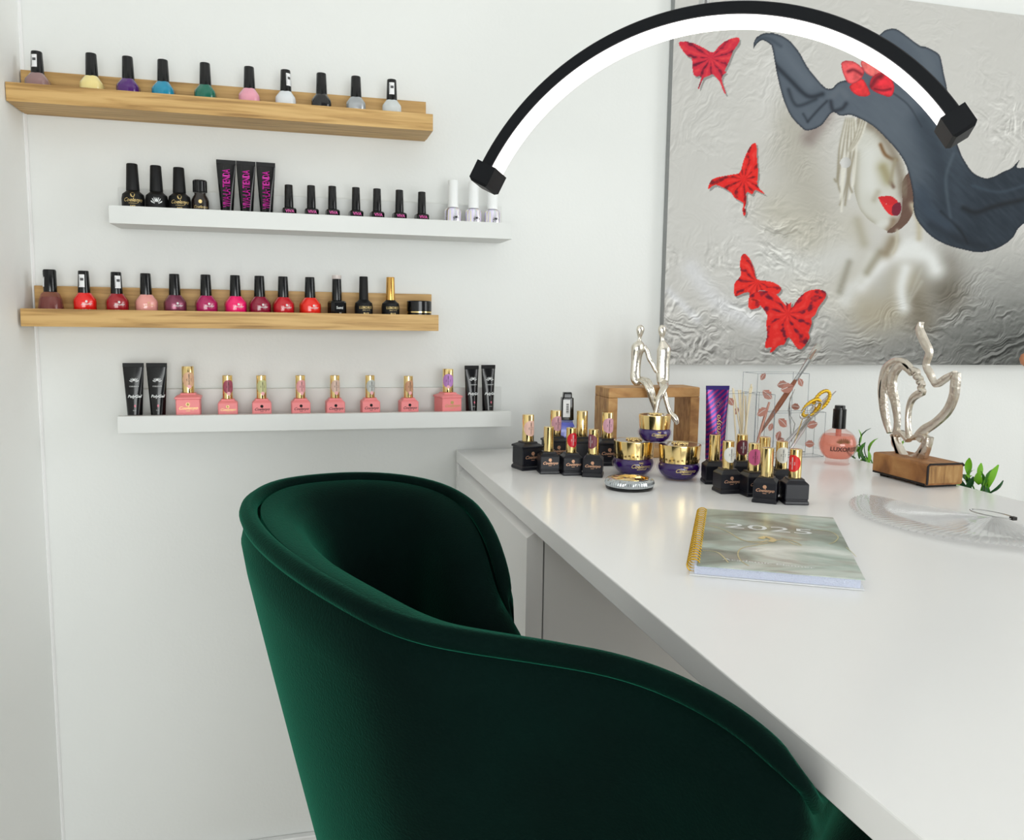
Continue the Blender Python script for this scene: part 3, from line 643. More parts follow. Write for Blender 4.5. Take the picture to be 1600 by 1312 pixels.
# wooden sticks
stk = mat('pale_stick_wood', (236, 222, 190), .6)
def rod(name, lab, cat, a, b, r, m, group=None, seg=8, rads=None):
    me = tube([(0, 0, 0), tuple(Vector(b)-Vector(a))] if rads is None else [tuple((Vector(b)-Vector(a))*k) for k, _ in rads], [r, r*.8] if rads is None else [q for _, q in rads], seg)
    o = mk(name, me, m, None, loc=tuple(a)); tag(o, lab, cat, group); return o
sp_ = [((1145, 606), (1152, 700)), ((1146, 608), (1180, 700)), ((1154, 609), (1176, 705)), ((1157, 609), (1186, 700)), ((1162, 612), (1188, 703)), ((1172, 606), (1162, 700)), ((1175, 604), (1158, 700)), ((1174, 600), (1160, 703)), ((1165, 618), (1178, 705))]
xa, xb = gx(1140, D0)+.004, gx(1178, D0)-.002
for i, (a, b) in enumerate(sp_):
    d = D0+.0045+.0034*((i+4) % 9); A = P(*a, d+.003); B = P(*b, d); B.z = DZ+.004; B.x = min(max(B.x, xa), xb)
    rod('wooden_stick', 'thin pale wooden manicure stick leaning in the left cup of the organizer', 'manicure stick', B, A, .0016, stk, 'wooden sticks in the organizer')
# brush
A = P(1205, 651, 1.30); B = P(1243, 594, 1.30); dv = (B-A)
br = thing('nail_brush', 'brown-handled nail brush with silver ferrule leaning in the tall acrylic cup', 'brush', A-dv*.45)
zz = (A-dv*.45); 
bo = br.location
brown = wood('brown_handle', ((120, 62, 34), (158, 92, 58)), (40, 40, 6), 3, .35, .1)
mk('handle', tube([dv*k for k in (0, .2, .45, .8, 1.2, 1.42, 1.45)], [.0014, .0026, .0038, .0048, .0046, .0035, .0030], 10), brown, br)
mk('ferrule', tube([dv*k for k in (1.45, 1.47, 1.62, 1.95, 2.02)], [.0034, .0036, .0034, .0044, .0044], 12), STEEL, br)
mk('bristles', tube([dv*k for k in (2.02, 2.15, 2.3)], [.0038, .0040, .0018], 10, flat=.5), mat('amber_bristle', (150, 100, 62), .5), br)
mk('brush_cover', tube([dv*k for k in (1.98, 2.1, 2.42)], [.0048, .0052, .0060], 10), clear('cover_clear', (240, 240, 235), .15), br)
# rosy brush in narrow cup
A = P(1188, 674, 1.241); B = P(1202, 628, 1.241); q = A+(A-B)*.5; q.z = max(q.z, DZ+.004)
o = mk('brush', tube([Vector((0, 0, 0)), A-q, (A+B)/2-q, B-q], [.0012, .0022, .0026, .0018], 8), mat('rosy_handle', (178, 128, 112), .3, .3), None, loc=tuple(q))
tag(o, 'thin rosy dotting brush inside the narrow acrylic cup', 'brush')
# steel tweezers and pushers, scissors
A = P(1242, 608, 1.30)
tw = thing('tweezers', 'curved steel tweezers standing open in the tall acrylic cup', 'tweezers', P(1236, 690, 1.30))
t0 = tw.location
for pts in ([(1242, 608), (1235, 622), (1232, 640), (1235, 665), (1237, 690)], [(1240, 612), (1234, 628), (1235, 648), (1242, 662), (1237, 690)]):
    mk('arm', tube([P(a, b, 1.30)-t0 for a, b in pts], [.0008, .0022, .0026, .0022, .0015], 8, flat=.5), STEEL, tw)
def leg3(pts, d, z=None): return [P(a, b, d+i*.0) for i, (a, b) in enumerate(pts)]
for i, (a, b, r, lb, mm) in enumerate((((1306, 611), (1219, 700), .0026, 'long steel cuticle pusher sticking out toward the pink oil bottle', STEEL), ((1296, 615), (1230, 692), .0024, 'brushed steel pusher lying beside the dark-tipped one', mat('brushed_steel', (200, 200, 204), .3, 1)),
                                       ((1282, 632), (1236, 700), .0028, 'thick pale steel tool leaning in the right acrylic cup', mat('pale_steel', (220, 220, 222), .3, .9)))):
    dd_ = (1.2588, 1.2530, 1.2575)[i]; A = P(*a, dd_); B = P(*b, dd_)
    rod('cuticle_pusher', lb, 'manicure tool', B, A, r, mm, 'steel tools in the organizer', 10, [(0, r), (.35, r*1.1), (.7, r), (.86, r*.8), (.92, r*.45), (1, r*.35)])
sc = thing('scissors', 'small scissors with braided gold handles in the right acrylic cup', 'scissors', P(1250, 690, 1.250)); s0 = sc.location
def loop(cx_, cy_, rx, ry, rot, d, rad, m, name, twist=0):
    pts = []
    for i in range(24):
        a = 2*math.pi*i/24; x = rx*math.cos(a); y = ry*math.sin(a); c, s = math.cos(R(rot)), math.sin(R(rot)); pts.append(P(cx_+x*c-y*s, cy_+x*s+y*c, d+twist*math.cos(a))-s0)
    bm = bmesh.new(); bm_tube(bm, pts, rad, 8, True)
    if name == 'gold_handle':
        pp = spline(pts, 44, True)
        for i, v in enumerate(pp): bmesh.ops.create_icosphere(bm, subdivisions=1, radius=rad*(1.45 if i % 2 else 1.2), matrix=Matrix.Translation(v))
    return mk(name, me_from(bm, smooth=True), m, sc)
goldY = mat('yellow_gold', (232, 190, 60), .28, .9)
loop(1284, 625, 17, 9, -52, 1.250, .0025, goldY, 'gold_handle'); loop(1268, 637, 17, 8, -42, 1.245, .0025, goldY, 'gold_handle')
loop(1261, 643, 14, 6, -45, 1.240, .0012, STEEL, 'steel_ring'); loop(1274, 640, 14, 6, -50, 1.240, .0012, STEEL, 'steel_ring')
mk('blade', tube([P(1268, 652, 1.245)-s0, P(1252, 672, 1.248)-s0, P(1240, 690, 1.249)-s0], [.002, .003, .0008], 8, flat=.4), STEEL, sc)
mk('blade', tube([P(1254, 654, 1.242)-s0, P(1248, 672, 1.244)-s0, P(1241, 692, 1.245)-s0], [.002, .003, .0008], 8, flat=.4), GOLD, sc)
# ------------------------------------------------------------------ pink oil bottle
p = on_desk(1307, 727, .018)
t = thing('cuticle_oil_bottle', 'round glass bottle of pink oil with black pump cap on the desk', 'bottle', p, -.28)
ball = [(.0190, 0), (.0200, .0015), (.0180, .0030)]
for i in range(1, 15):
    a = R(-62+i*(62+72)/15); ball.append((.0305*math.cos(a), .0305+.0275*math.sin(a)+.0015))
mk('glass_ball', lathe(ball+[(.0095, .0600)], 40), clear('oil_glass', (254, 244, 242), .01, (250, 220, 215)), t)
mk('oil', lathe([(r*.93, z) for r, z in ball[3:14]]+[(.001, ball[13][1]+.0002)], 36), clear('pink_oil', (250, 206, 192), .30, (250, 186, 168)), t)
mk('neck', lathe([(.0045, .045), (.0045, .060)], 12), clear('neck_pink', (245, 190, 175), .4, (240, 180, 165)), t)
mk('cap', lathe([(.0100, .0585), (.0106, .059), (.0104, .0900), (.0098, .0905), (.0085, .0906), (.0082, .0955), (.0076, .0965)], 28), BLACKG, t)
rb = lambda z: .0305*math.cos(math.asin(max(-.9, min(.9, (z-.032)/.0275))))+.0010
bl = stick_cyl(mv(T('LUXORISE', .0098, bold=.03), 0, .0275), rb); mk('name_print', bl, mat('brown_ink', (70, 45, 40), .5), t)
g = []
for i in range(9): a = R(165-i*18); g.append(mv(disc2(.0042, .0010, 8), .0085*math.cos(a)-.001, .0375+.0045*math.sin(a), a))
mk('leaf_print', stick_cyl(join2(*g), rb), mat('bronze_ink', (120, 82, 50), .4, .4), t)
# ------------------------------------------------------------------ heart faces sculpture
burnt = wood('burnt_mango', ((96, 56, 26), (160, 106, 56), (186, 136, 82)), (30, 9, 8), 3, .5, .3, (.25, .72))
endg = wood('mango_end_grain', ((110, 74, 38), (160, 118, 66), (184, 146, 92)), (50, 8, 8), 3, .55, .4, (.25, .75))
A = on_desk(1362, 745); B = on_desk(1440, 762); C = on_desk(1494, 757)
cx_ = .881; hs = thing('kissing_faces_sculpture', 'silver kissing faces heart outline mounted on a burnt-edge wood block', 'sculpture', (cx_, YD(1.022), DZ+.0002))
hx, hy = .031, .058
for y_ in (-.042, .035): mk('foot', box((-hx+.004, y_-.008, 0), (hx-.004, y_+.008, .0032)), BLACKM, hs)
mk('wood_block', box((-hx, -hy, .0032), (hx, hy, .0345), .0035), burnt, hs)
mk('end_grain', box((-hx+.0035, -hy-.0004, .0065), (hx-.0030, -hy+.001, .0310), .0004), endg, hs)
mk('charred_edge', box((-hx-.0004, -hy+.003, .0034), (-hx+.001, hy-.003, .0062), .0004), mat('char', (32, 22, 18), .7), hs)
mk('charred_edge', tube([(-hx+.001, -hy-.0001, .005), (-hx+.001, -hy-.0001, .031), (-hx+.004, -hy-.0001, .0338), (hx-.004, -hy-.0001, .0338), (hx-.001, -hy-.0001, .031)], .0017, 6), mat('char', (32, 22, 18), .7), hs)
o1 = hs.location
def Q(px_, py_): v = at_X(px_, py_, cx_)-o1; return v
cast = mat('brushed_cast_alloy', (222, 214, 202), .33, 1, bump=(120, .8))
def ribbon(pts, wd, name, n=40, th=.0085, closed=False):
    """pts in picture measures on the sculpture's own upright plane; widths in picture px"""
    c = [Q(*p_) for p_ in pts]; c = spline(c, n, closed)
    ws = [Vector((w_*1.45, 0, 0)) for w_ in wd]; ws = [v.x*.00081/2 for v in spline(ws, n, closed)]
    bm = bmesh.new(); rings = []; N = len(c)
    for i in range(N):
        a = c[(i-1) % N] if (closed or i) else c[i]; b = c[(i+1) % N] if (closed or i < N-1) else c[i]
        t_ = (b-a).normalized(); nn = Vector((0, -t_.z, t_.y)); w_ = max(ws[i], .0006); h = th/2
        rings.append([c[i]+nn*w_*k+Vector((x*h, 0, 0)) for k, x in ((1, -.6), (.55, -1), (-.55, -1), (-1, -.6), (-1, .6), (-.55, 1), (.55, 1), (1, .6))])
    bm_rings(bm, rings); return mk(name, autosmooth(me_from(bm), 45), cast, hs)
ribbon([(1404, 698), (1398, 690), (1402, 660), (1399, 630), (1394, 608), (1396, 585), (1408, 571), (1418, 573), (1426, 583)], [8, 9, 8, 12, 14, 13, 10, 12, 9], 'hair_band', 44)
ribbon([(1379, 640), (1377, 610), (1382, 580), (1394, 566), (1408, 563), (1418, 570), (1427, 580)], [4, 9, 10, 8, 7, 8, 5], 'hair_band', 36)
ribbon([(1390, 676), (1384, 655), (1380, 628), (1381, 600), (1388, 582)], [5, 10, 13, 13, 8], 'hair_band', 30)
ribbon([(1424, 577), (1433, 582), (1431, 588), (1438, 592), (1436, 597), (1441, 600), (1438, 606), (1442, 612), (1434, 616), (1425, 624), (1420, 640), (1419, 665), (1421, 685)], [7, 9, 7, 8, 6, 8, 6, 8, 9, 8, 6, 6, 8], 'woman_profile', 60)
ribbon([(1440, 503), (1437, 515), (1445, 535), (1452, 550), (1447, 570), (1453, 583), (1458, 594), (1464, 600), (1478, 591), (1493, 582)], [3, 10, 11, 9, 8, 9, 7, 8, 8, 5], 'man_profile', 60)
ribbon([(1495, 582), (1493, 598), (1490, 620), (1480, 642), (1462, 660), (1444, 672), (1434, 685)], [8, 12, 12, 11, 10, 12, 14], 'man_profile', 44)
ribbon([(1420, 688), (1408, 676), (1400, 682), (1404, 700), (1412, 716), (1424, 718), (1436, 712), (1446, 695), (1448, 684), (1438, 680), (1428, 684)], [6, 7, 8, 9, 11, 12, 11, 9, 6, 5, 6], 'heart_base', 60, .012)
ribbon([(1424, 724), (1438, 716), (1448, 698), (1453, 683)], [14, 14, 10, 5], 'heart_base', 24, .012)
ribbon([(1397, 678), (1405, 700), (1414, 722)], [8, 10, 18], 'heart_base', 20, .012)
# ------------------------------------------------------------------ planner
def planner():
    tl, trr, brr, bll = [at_Z(a, b, DZ+.010) for a, b in ((1100, 795), (1310, 808), (1341, 906), (1070, 880))]
    c = (tl+trr+brr+bll)/4; u = ((trr-tl)+(brr-bll)).normalized(); v = Vector((-u.y, u.x, 0)); 
    wv = (((trr-tl)+(brr-bll))/2).length; hv = (((tl-bll)+(trr-brr))/2).dot(v)
    t = thing('planner', 'wire-bound 2025 planner with sage marble and gold cover lying on the desk', 'planner', (c.x, c.y, DZ+.0003), math.atan2(u.y, u.x))
    sk = ((tl-bll)+(trr-brr)).normalized().dot(u)
    hw, hh = wv/2, hv/2
    mk('back_cover', box((-hw, -hh, 0), (hw, hh, .0009)), PAPER, t); mk('pages', box((-hw+.004, -hh+.003, .001), (hw-.003, hh-.003, .0088)), mat('page_edges', (214, 220, 240), .7, bump=(900, .6)), t)
    # cover: procedural marble
    m = bpy.data.materials.new('sage_marble_cover'); m.use_nodes = True; nt = m.node_tree; b = nt.nodes['Principled BSDF']; b.inputs['Roughness'].default_value = .3
    tc = nt.nodes.new('ShaderNodeTexCoord'); mp = nt.nodes.new('ShaderNodeMapping'); mp.inputs['Scale'].default_value = (7, 15, 1); mp.inputs['Location'].default_value = (1.3, .5, 0); mp.inputs['Rotation'].default_value = (0, 0, .25)
    n = nt.nodes.new('ShaderNodeTexNoise'); n.inputs['Scale'].default_value = 1.0; n.inputs['Detail'].default_value = 8; n.inputs['Distortion'].default_value = 1.2
    r = nt.nodes.new('ShaderNodeValToRGB'); el = r.color_ramp.elements; el[0].position = .34; el[0].color = (*lin((104, 110, 98)), 1); el[1].position = .72; el[1].color = (*lin((224, 230, 224)), 1)
    for q, cc in ((.44, (142, 154, 142)), (.52, (172, 188, 178)), (.60, (198, 206, 198))): e = el.new(q); e.color = (*lin(cc), 1)
    nt.links.new(tc.outputs['Object'], mp.inputs[0]); nt.links.new(mp.outputs[0], n.inputs['Vector']); nt.links.new(n.outputs['Fac'], r.inputs[0])
    mx = nt.nodes.new('ShaderNodeMix'); mx.data_type = 'RGBA'; nt.links.new(r.outputs[0], mx.inputs[6]); mx.inputs[7].default_value = (*lin((150, 146, 134)), 1)
    n2 = nt.nodes.new('ShaderNodeTexNoise'); n2.inputs['Scale'].default_value = .9; n2.inputs['Detail'].default_value = 10; n2.inputs['Distortion'].default_value = 1.5; mp2 = nt.nodes.new('ShaderNodeMapping'); mp2.inputs['Scale'].default_value = (9, 26, 1); mp2.inputs['Location'].default_value = (4, 2, 0); mp2.inputs['Rotation'].default_value = (0, 0, .3)
    r2 = nt.nodes.new('ShaderNodeValToRGB'); e2 = r2.color_ramp.elements; e2[0].position = .52; e2[0].color = (0, 0, 0, 1); e2[1].position = .62; e2[1].color = (.7, .7, .7, 1)
    nt.links.new(tc.outputs['Object'], mp2.inputs[0]); nt.links.new(mp2.outputs[0], n2.inputs['Vector']); nt.links.new(n2.outputs['Fac'], r2.inputs[0]); nt.links.new(r2.outputs[0], mx.inputs[0]); nt.links.new(mx.outputs[2], b.inputs['Base Color'])
    cv = mk('front_cover', box((-hw+.006, -hh+.0005, .0089), (hw, hh-.0005, .0098)), m, t)
    def L(a, b_):            # picture point on the cover -> local
        q = at_Z(a, b_, DZ+.0101)-t.location; return (q.dot(u), q.dot(v))
    def flat(nm, g, mm, z=.0099, par=cv):
        me = bpy.data.meshes.new(nm); me.from_pydata([(a, b_, z) for a, b_ in g[0]], [], g[1]); me.update()
        mk(nm, me, mm, par)
    x, y = L(1201, 826); flat('year_print', mv(T('2025', .030, sx=1.55), x, y, R(-3)), WHITEINK)
    x, y = L(1200, 880); flat('title_print', mv(T('Academic Planner', .0085, sx=1.3), x, y, R(-3)), WHITEINK)
    vein = mat('gold_foil_vein', (214, 208, 158), .3, .5)
    def veinp(pts, w_):
        c_ = spline([Vector((*L(*p_), 0)) for p_ in pts], 40); V = []; Fc = []
        for i, q in enumerate(c_):
            a = c_[max(0, i-1)]; b_ = c_[min(39, i+1)]; t_ = (b_-a).normalized(); k = w_*(.5+.8*abs(math.sin(i*1.7))); V += [(q.x-t_.y*k, q.y+t_.x*k), (q.x+t_.y*k, q.y-t_.x*k)]
            if i: Fc.append((2*i-2, 2*i-1, 2*i+1, 2*i))
        return V, Fc
    vs = [veinp([(1098, 820), (1120, 824), (1140, 832), (1160, 844), (1190, 846), (1205, 845)], .0006), veinp([(1150, 838), (1165, 845), (1185, 848), (1200, 843)], .0005), veinp([(1200, 848), (1180, 852), (1160, 856), (1153, 864), (1157, 875), (1170, 884)], .0006),
          veinp([(1205, 846), (1225, 843), (1240, 850), (1252, 852), (1238, 845), (1220, 840)], .0006), veinp([(1270, 828), (1295, 830), (1309, 838), (1305, 846), (1295, 850)], .0006),
          veinp([(1098, 860), (1118, 862), (1128, 868), (1138, 879)], .0007), veinp([(1322, 855), (1330, 862), (1338, 870)], .0004)]
    for i, vv in enumerate(vs): flat('gold_vein', vv, vein, .00995+.00002*i)
    flat('gold_blot', veinp([(1188, 842), (1196, 839), (1208, 843), (1204, 847)], .003), vein, .0102)
    # wire coils
    bm = bmesh.new(); N = 25; 
    for i in range(N):
        yy = -hh+.010+(2*hh-.020)*i/(N-1)
        bm_tube(bm, [(-hw+.003+.0062*math.cos(a), yy+.0012*math.sin(a/2), .0064+.0060*math.sin(a)) for a in [2*math.pi*k/14 for k in range(14)]], .0007, 6, True)
    mk('wire_binding', me_from(bm, smooth=True), GOLD2, t, kind='stuff')
planner()
# ------------------------------------------------------------------ swatch fan
ctr = at_Z(1552, 806, DZ+.004)
fan = thing('swatch_fan', 'fan of clear nail swatch sticks on a metal ring lying on the desk', 'swatch fan', (ctr.x, ctr.y, DZ+.0003))
bm = bmesh.new()
def ln(x): # half width along the stick
    return .0010 if x < .03 else .0022+.0020*(x-.03)/.085 if x < .115 else .0042+.0042*math.sin(min(1, (x-.115)/.04)*math.pi*.62)
xs = [.018, .03, .06, .09, .114, .122, .135, .146, .154, .159]
rings = []
for x in xs:
    h = ln(x); th = .0007; arch = .0016*max(0, min(1, (x-.115)/.01)); tip = 1 if x < .15 else (.8 if x < .157 else .35)
    h *= tip
    rings.append([(x, -h, 0), (x, 0, arch), (x, h, 0), (x, h, th), (x, 0, th+arch), (x, -h, th)])
bm_rings(bm, rings); stick_me = autosmooth(me_from(bm), 50)
fclear = clear('clear_swatch_plastic', (255, 255, 255), .17, (255, 255, 255), 1.35)
a0, a1 = 116, 252; N = 40
for i in range(N):
    a = R(a0+(a1-a0)*i/(N-1)); mk('swatch_stick', stick_me, fclear, fan, loc=(0, 0, .0016+.00012*i), rot=(R(9), 0, a))
A = at_Z(1516, 798, DZ+.006); B = at_Z(1583, 812, DZ+.006); c = (A+B)/2-fan.location; ax = (B-A)/2; pn = Vector((-ax.y, ax.x, 0)).normalized()*.009
c.z = .0075
mk('metal_ring', tube([c+ax*math.cos(2*math.pi*k/30)+pn*math.sin(2*math.pi*k/30)+Vector((0, 0, .0008*math.sin(2*math.pi*k/30))) for k in range(30)], .0007, 6, True), STEEL, fan)
mk('ring_clasp', box((c.x+ax.x-.003, c.y+ax.y-.003, c.z-.002), (c.x+ax.x+.003, c.y+ax.y+.003, c.z+.002), .0006), mat('dark_steel', (60, 58, 56), .3, .9), fan)
# ------------------------------------------------------------------ plants behind the desk
leafm = [mat('leaf_bright', (120, 186, 40), .45), mat('leaf_mid', (72, 140, 44), .45), mat('leaf_dark', (30, 84, 40), .5)]
trough = thing('plant_trough', 'white trough standing beyond the far side of the desk, holding green plants', 'planter', (1.03, -.42, 0))
mk('box', box((-.07, -.36, 0), (.07, .36, .64), .004), WHITE, trough); mk('soil', box((-.06, -.35, .6402), (.06, .35, .6450)), mat('soil', (50, 36, 26), .9, bump=(200, 1)), trough)
def leafmesh(L_, wd, bend):
    bm = bmesh.new(); rings = []
    for i in range(6):
        k = i/5; w_ = wd*math.sin(math.pi*min(.98, max(.06, k)))**.8/2+.0003; x = L_*k*math.cos(bend*k); z = L_*k*math.sin(bend*k)*1.0
        rings.append([(x, -w_, z+.0012), (x, 0, z), (x, w_, z+.0012), (x, 0, z-.0006)])
    bm_rings(bm, rings); return autosmooth(me_from(bm), 60)
LM = [leafmesh(.034, .012, .5), leafmesh(.028, .012, -.5), leafmesh(.040, .010, .9)]
def plant(cpx, cpy, n, spread, label, sd, hgt):
    rd = random.Random(sd); X = .945; c = at_X(cpx, cpy, X)
    t = thing('potted_plant', label, 'plant', (c.x, c.y, .645), 0, 'green plants beyond the desk')
    zt_ = c.z-.645
    for i in range(max(3, n//4)):
        y = rd.uniform(-1, 1)*spread; x = rd.uniform(0, .012)
        top = Vector((x+rd.uniform(-.004, .006), y, zt_+rd.uniform(-.01, hgt)))
        mk('stem', tube([(x+.035, y*.6, 0), (x+.025, y*.8, top.z*.6), top], .0012, 5), leafm[1], t)
        for k in range(4):
            f = 1-.09*k; me = rd.choice(LM); o = mk('leaf', me, leafm[rd.choice((0, 0, 1, 2))], t, loc=(top.x, top.y, top.z*f), rot=(rd.uniform(-.6, .6), -rd.uniform(.3, 1.3), rd.uniform(0, 6.28)))
            o.scale = (rd.uniform(.6, .95),)*3
plant(1345, 716, 16, .022, 'leafy green sprig between the pink oil bottle and the wood block', 3, .022)
plant(1392, 717, 8, .010, 'small green sprig behind the silver faces sculpture', 5, .008)
plant(1500, 752, 8, .010, 'bright green sprig beside the right end of the wood block', 8, .018)
plant(1532, 765, 18, .014, 'bushy green sprig rising over the right desk edge', 11, .018)
# ------------------------------------------------------------------ half moon lamp
lampm = mat('lamp_black', (4, 7, 13), .45, spec=.2); ledm = mat('led_diffuser', (255, 252, 250), .5, emit=1.7)
ax = ray(1234.5, 676).normalized(); LC = EYE+ray(1094.7, 424)*.90
up = (Vector((0, 0, 1))-ax*ax.z).normalized(); rt = ax.cross(up)
lamp = thing('half_moon_lamp', 'black half moon LED lamp arching over the desk', 'lamp', tuple(LC))
LR = .2934; RT = .0143; W = .0368
def arc(r, a): return rt*(r*math.cos(R(a)))+up*(r*math.sin(R(a)))
NA = 72; A0, A1 = 33, 154
bm = bmesh.new(); bm2 = bmesh.new(); r1 = []; r2 = []
for i in range(NA+1):
    a = A0+(A1-A0)*i/NA
    o, inn = arc(LR, a), arc(LR-RT, a); o2 = arc(LR-.004, a); n_ = arc(1, a)
    r1.append([inn, inn+n_*(RT-.0015), o+ax*.0015, o+ax*(W*.8), o2+ax*W, inn+ax*W])
    e0 = arc(LR-RT-.0003, a); e1 = arc(LR-RT-.0022, a)
    r2.append([e0+ax*.0015, e1+ax*.003, e1+ax*(W-.003), e0+ax*(W-.0015)])
bm_rings(bm, r1); mk('housing', autosmooth(me_from(bm), 25), lampm, lamp)
bm_rings(bm2, r2); mk('light_strip', autosmooth(me_from(bm2), 50), ledm, lamp)
for a in (A0, A1):
    sgn = -1 if a == A0 else 1
    n_ = arc(1, a); tg_ = (arc(1, a+sgn*1)-arc(1, a)).normalized(); c_ = arc(LR, a)
    bm = bmesh.new(); rr_ = []
    for k, sh in ((-.004, 0), (.018, 0), (.021, .003)):
        rr_.append([c_+tg_*k+n_*(.0045-sh)-ax*(.003-sh), c_+tg_*k+n_*(.0045-sh)+ax*(W+.002-sh), c_+tg_*k-n_*(RT+.006-sh)+ax*(W+.002-sh), c_+tg_*k-n_*(RT+.006-sh)-ax*(.0005-sh)])
    bm_rings(bm, rr_); mk('end_cap', me_from(bm), lampm, lamp)
tp = arc(LR, 93)+ax*.03
mk('rod', tube([tp-up*.002, tp+Vector((0, 0, .25)), tp+Vector((.03, 0, .30)), tp+Vector((.60, 0, .34)), tp+Vector((.78, 0, .30)), tp+Vector((.82, 0, .20)), tp+Vector((.82, 0, -LC.z-tp.z+.02))], .006, 12), STEEL, lamp)
mk('base', lathe([(.15, 0), (.155, .003), (.155, .014), (.15, .018), (.02, .02)], 40), lampm, lamp, loc=(tp.x+.82, tp.y, -LC.z+.0005))
# ------------------------------------------------------------------ post at the right edge
q = at_Y(1604, 561, YD(1.20))
t = thing('coat_stand', 'tan rounded knob of a rose-coloured stand at the right edge below the canvas', 'stand', (q.x, q.y, 0))
mk('arm', tube([(.004, 0, q.z-.004), (.03, 0, q.z-.016), (.12, 0, q.z-.030), (.20, 0, q.z-.06), (.22, 0, q.z-.14), (.22, 0, .012)], [.006, .007, .009, .010, .010, .010], 12), mat('rose_stem', (120, 50, 66), .4), t)
mk('foot', lathe([(.11, 0), (.11, .008), (.02, .014)], 28), mat('rose_stem', (120, 50, 66), .4), t, loc=(.22, 0, .0003))
mk('knob', lathe([(.003, q.z-.013), (.009, q.z-.008), (.0115, q.z), (.009, q.z+.008), (.003, q.z+.0115), (0, q.z+.012)], 20, 80), mat('tan_knob', (196, 132, 96), .4), t)
# ================================================================== CHAIR
velvet = mat('green_velvet', (0, 21, 17), .85, spec=.06, sheen=.42, sheen_tint=(50, 175, 138), var=(14, (0, 7, 6)), bump=(500, .25))
def rimz(px_, py_, z): p_ = at_Z(px_, py_, HC+z); return p_
rim_px = [(1330, 1330, -.300, .02), (1290, 1268, -.262, .01), (1258, 1205, -.226, 0), (1222, 1158, -.212, 0), (1170, 1112, -.204, 0), (1110, 1073, -.199, 0), (1040, 1040, -.195, 0), (960, 1013, -.191, 0), (860, 1017, -.1, 9)]
RP = [(1249, 1197, -.222), (1218, 1160, -.214), (1165, 1115, -.205), (1105, 1078, -.200), (1035, 1045, -.196), (955, 1020, -.192), (860, 1003, -.188), (770, 986, -.184), (730, 984, -.182), (665, 971, -.178), (600, 950, -.174), (540, 918, -.170), (480, 884, -.168), (430, 848, -.166), (402, 820, -.165), (389, 795, -.165), (392, 776, -.165), (412, 760, -.165), (445, 748, -.165), (500, 741, -.166), (560, 738, -.167), (620, 741, -.169), (675, 751, -.174), (715, 768, -.181), (742, 790, -.190), (766, 830, -.208), (782, 880, -.232), (794, 935, -.262), (803, 990, -.300)]
RP = [r_ for r_ in RP if r_[0] != 770]
rim = [at_Z(a, b, HC+z) for a, b, z in RP]
# let the near arm run on under the desk top, then down
rim = [Vector((.395, -.94, HC-.40)), Vector((.385, -.945, HC-.31)), Vector((.35, -.965, HC-.272)), Vector((.30, -1.01, HC-.264)), Vector((.2665, -1.048, HC-.256))]+rim+[rim[-1]+Vector((.012, -.004, -.07))]
NR = 110; rim = spline(rim, NR)
for _ in range(3): rim = [rim[0]]+[(rim[i-1]+2*rim[i]+rim[i+1])/4 for i in range(1, NR-1)]+[rim[-1]]
CC = Vector((.135, -.82, 0))
chair = thing('velvet_chair', 'dark green velvet tub chair pulled up to the white desk', 'chair', (CC.x, CC.y, 0))
ZB = .36
nrms = []
for i, p_ in enumerate(rim):
    t_ = rim[min(i+1, NR-1)]-rim[max(i-1, 0)]; n_ = Vector((t_.y, -t_.x, 0))
    if n_.length < 1e-5: n_ = nrms[-1]
    n_ = n_.normalized()
    if n_.dot(Vector((p_.x-CC.x, p_.y-CC.y, 0))) < 0 and 12 < i < NR-12: n_ = -n_
    nrms.append(n_)
s0_ = nrms[NR//2]
for i in range(NR//2-1, -1, -1):
    if nrms[i].dot(nrms[i+1]) < 0: nrms[i] = -nrms[i]
for i in range(NR//2+1, NR):
    if nrms[i].dot(nrms[i-1]) < 0: nrms[i] = -nrms[i]
for _ in range(4): nrms = [nrms[0]]+[(nrms[i-1]+nrms[i]*2+nrms[i+1]).normalized() for i in range(1, NR-1)]+[nrms[-1]]
def sweep(offs, name):
    """offs(i, p, n) -> closed section"""
    bm = bmesh.new(); rings = []
    for i, (p_, n_) in enumerate(zip(rim, nrms)):
        rings.append([v-Vector((CC.x, CC.y, 0)) for v in offs(i, p_, n_)])
    bm_rings(bm, rings); return mk(name, autosmooth(me_from(bm), 75), velvet, chair)
def shell_sec(i, p_, n_):
    xy = Vector((p_.x, p_.y, 0)); base = Vector((CC.x+.04, CC.y-.02, 0)).lerp(xy, .57); out = []
    H_ = p_.z-.008-ZB
    for k in (0, .02, .05, .1, .18, .3, .45, .6, .8, 1):
        s = k**1.05; q_ = xy.lerp(base, s)+n_*(.002+.011*min(1, k*18)*(1-k)); q_.z = p_.z-.008-H_*k; out.append(q_)
    b = out[-1]-n_*.03; out.append(b)
    q_ = xy.lerp(base, .45)-n_*.022; q_.z = p_.z-.008-H_*.45; out.append(q_)
    q_ = xy-n_*.014; q_.z = p_.z-.008-H_*.03; out.append(q_); return out
sweep(shell_sec, 'outer_shell')
def band_sec(i, p_, n_):
    k = 10; return [p_+n_*(.0078*math.cos(2*math.pi*j/k)+.001)+Vector((0, 0, .0072*math.sin(2*math.pi*j/k)-.0065)) for j in range(k)]
sweep(band_sec, 'rim_roll')
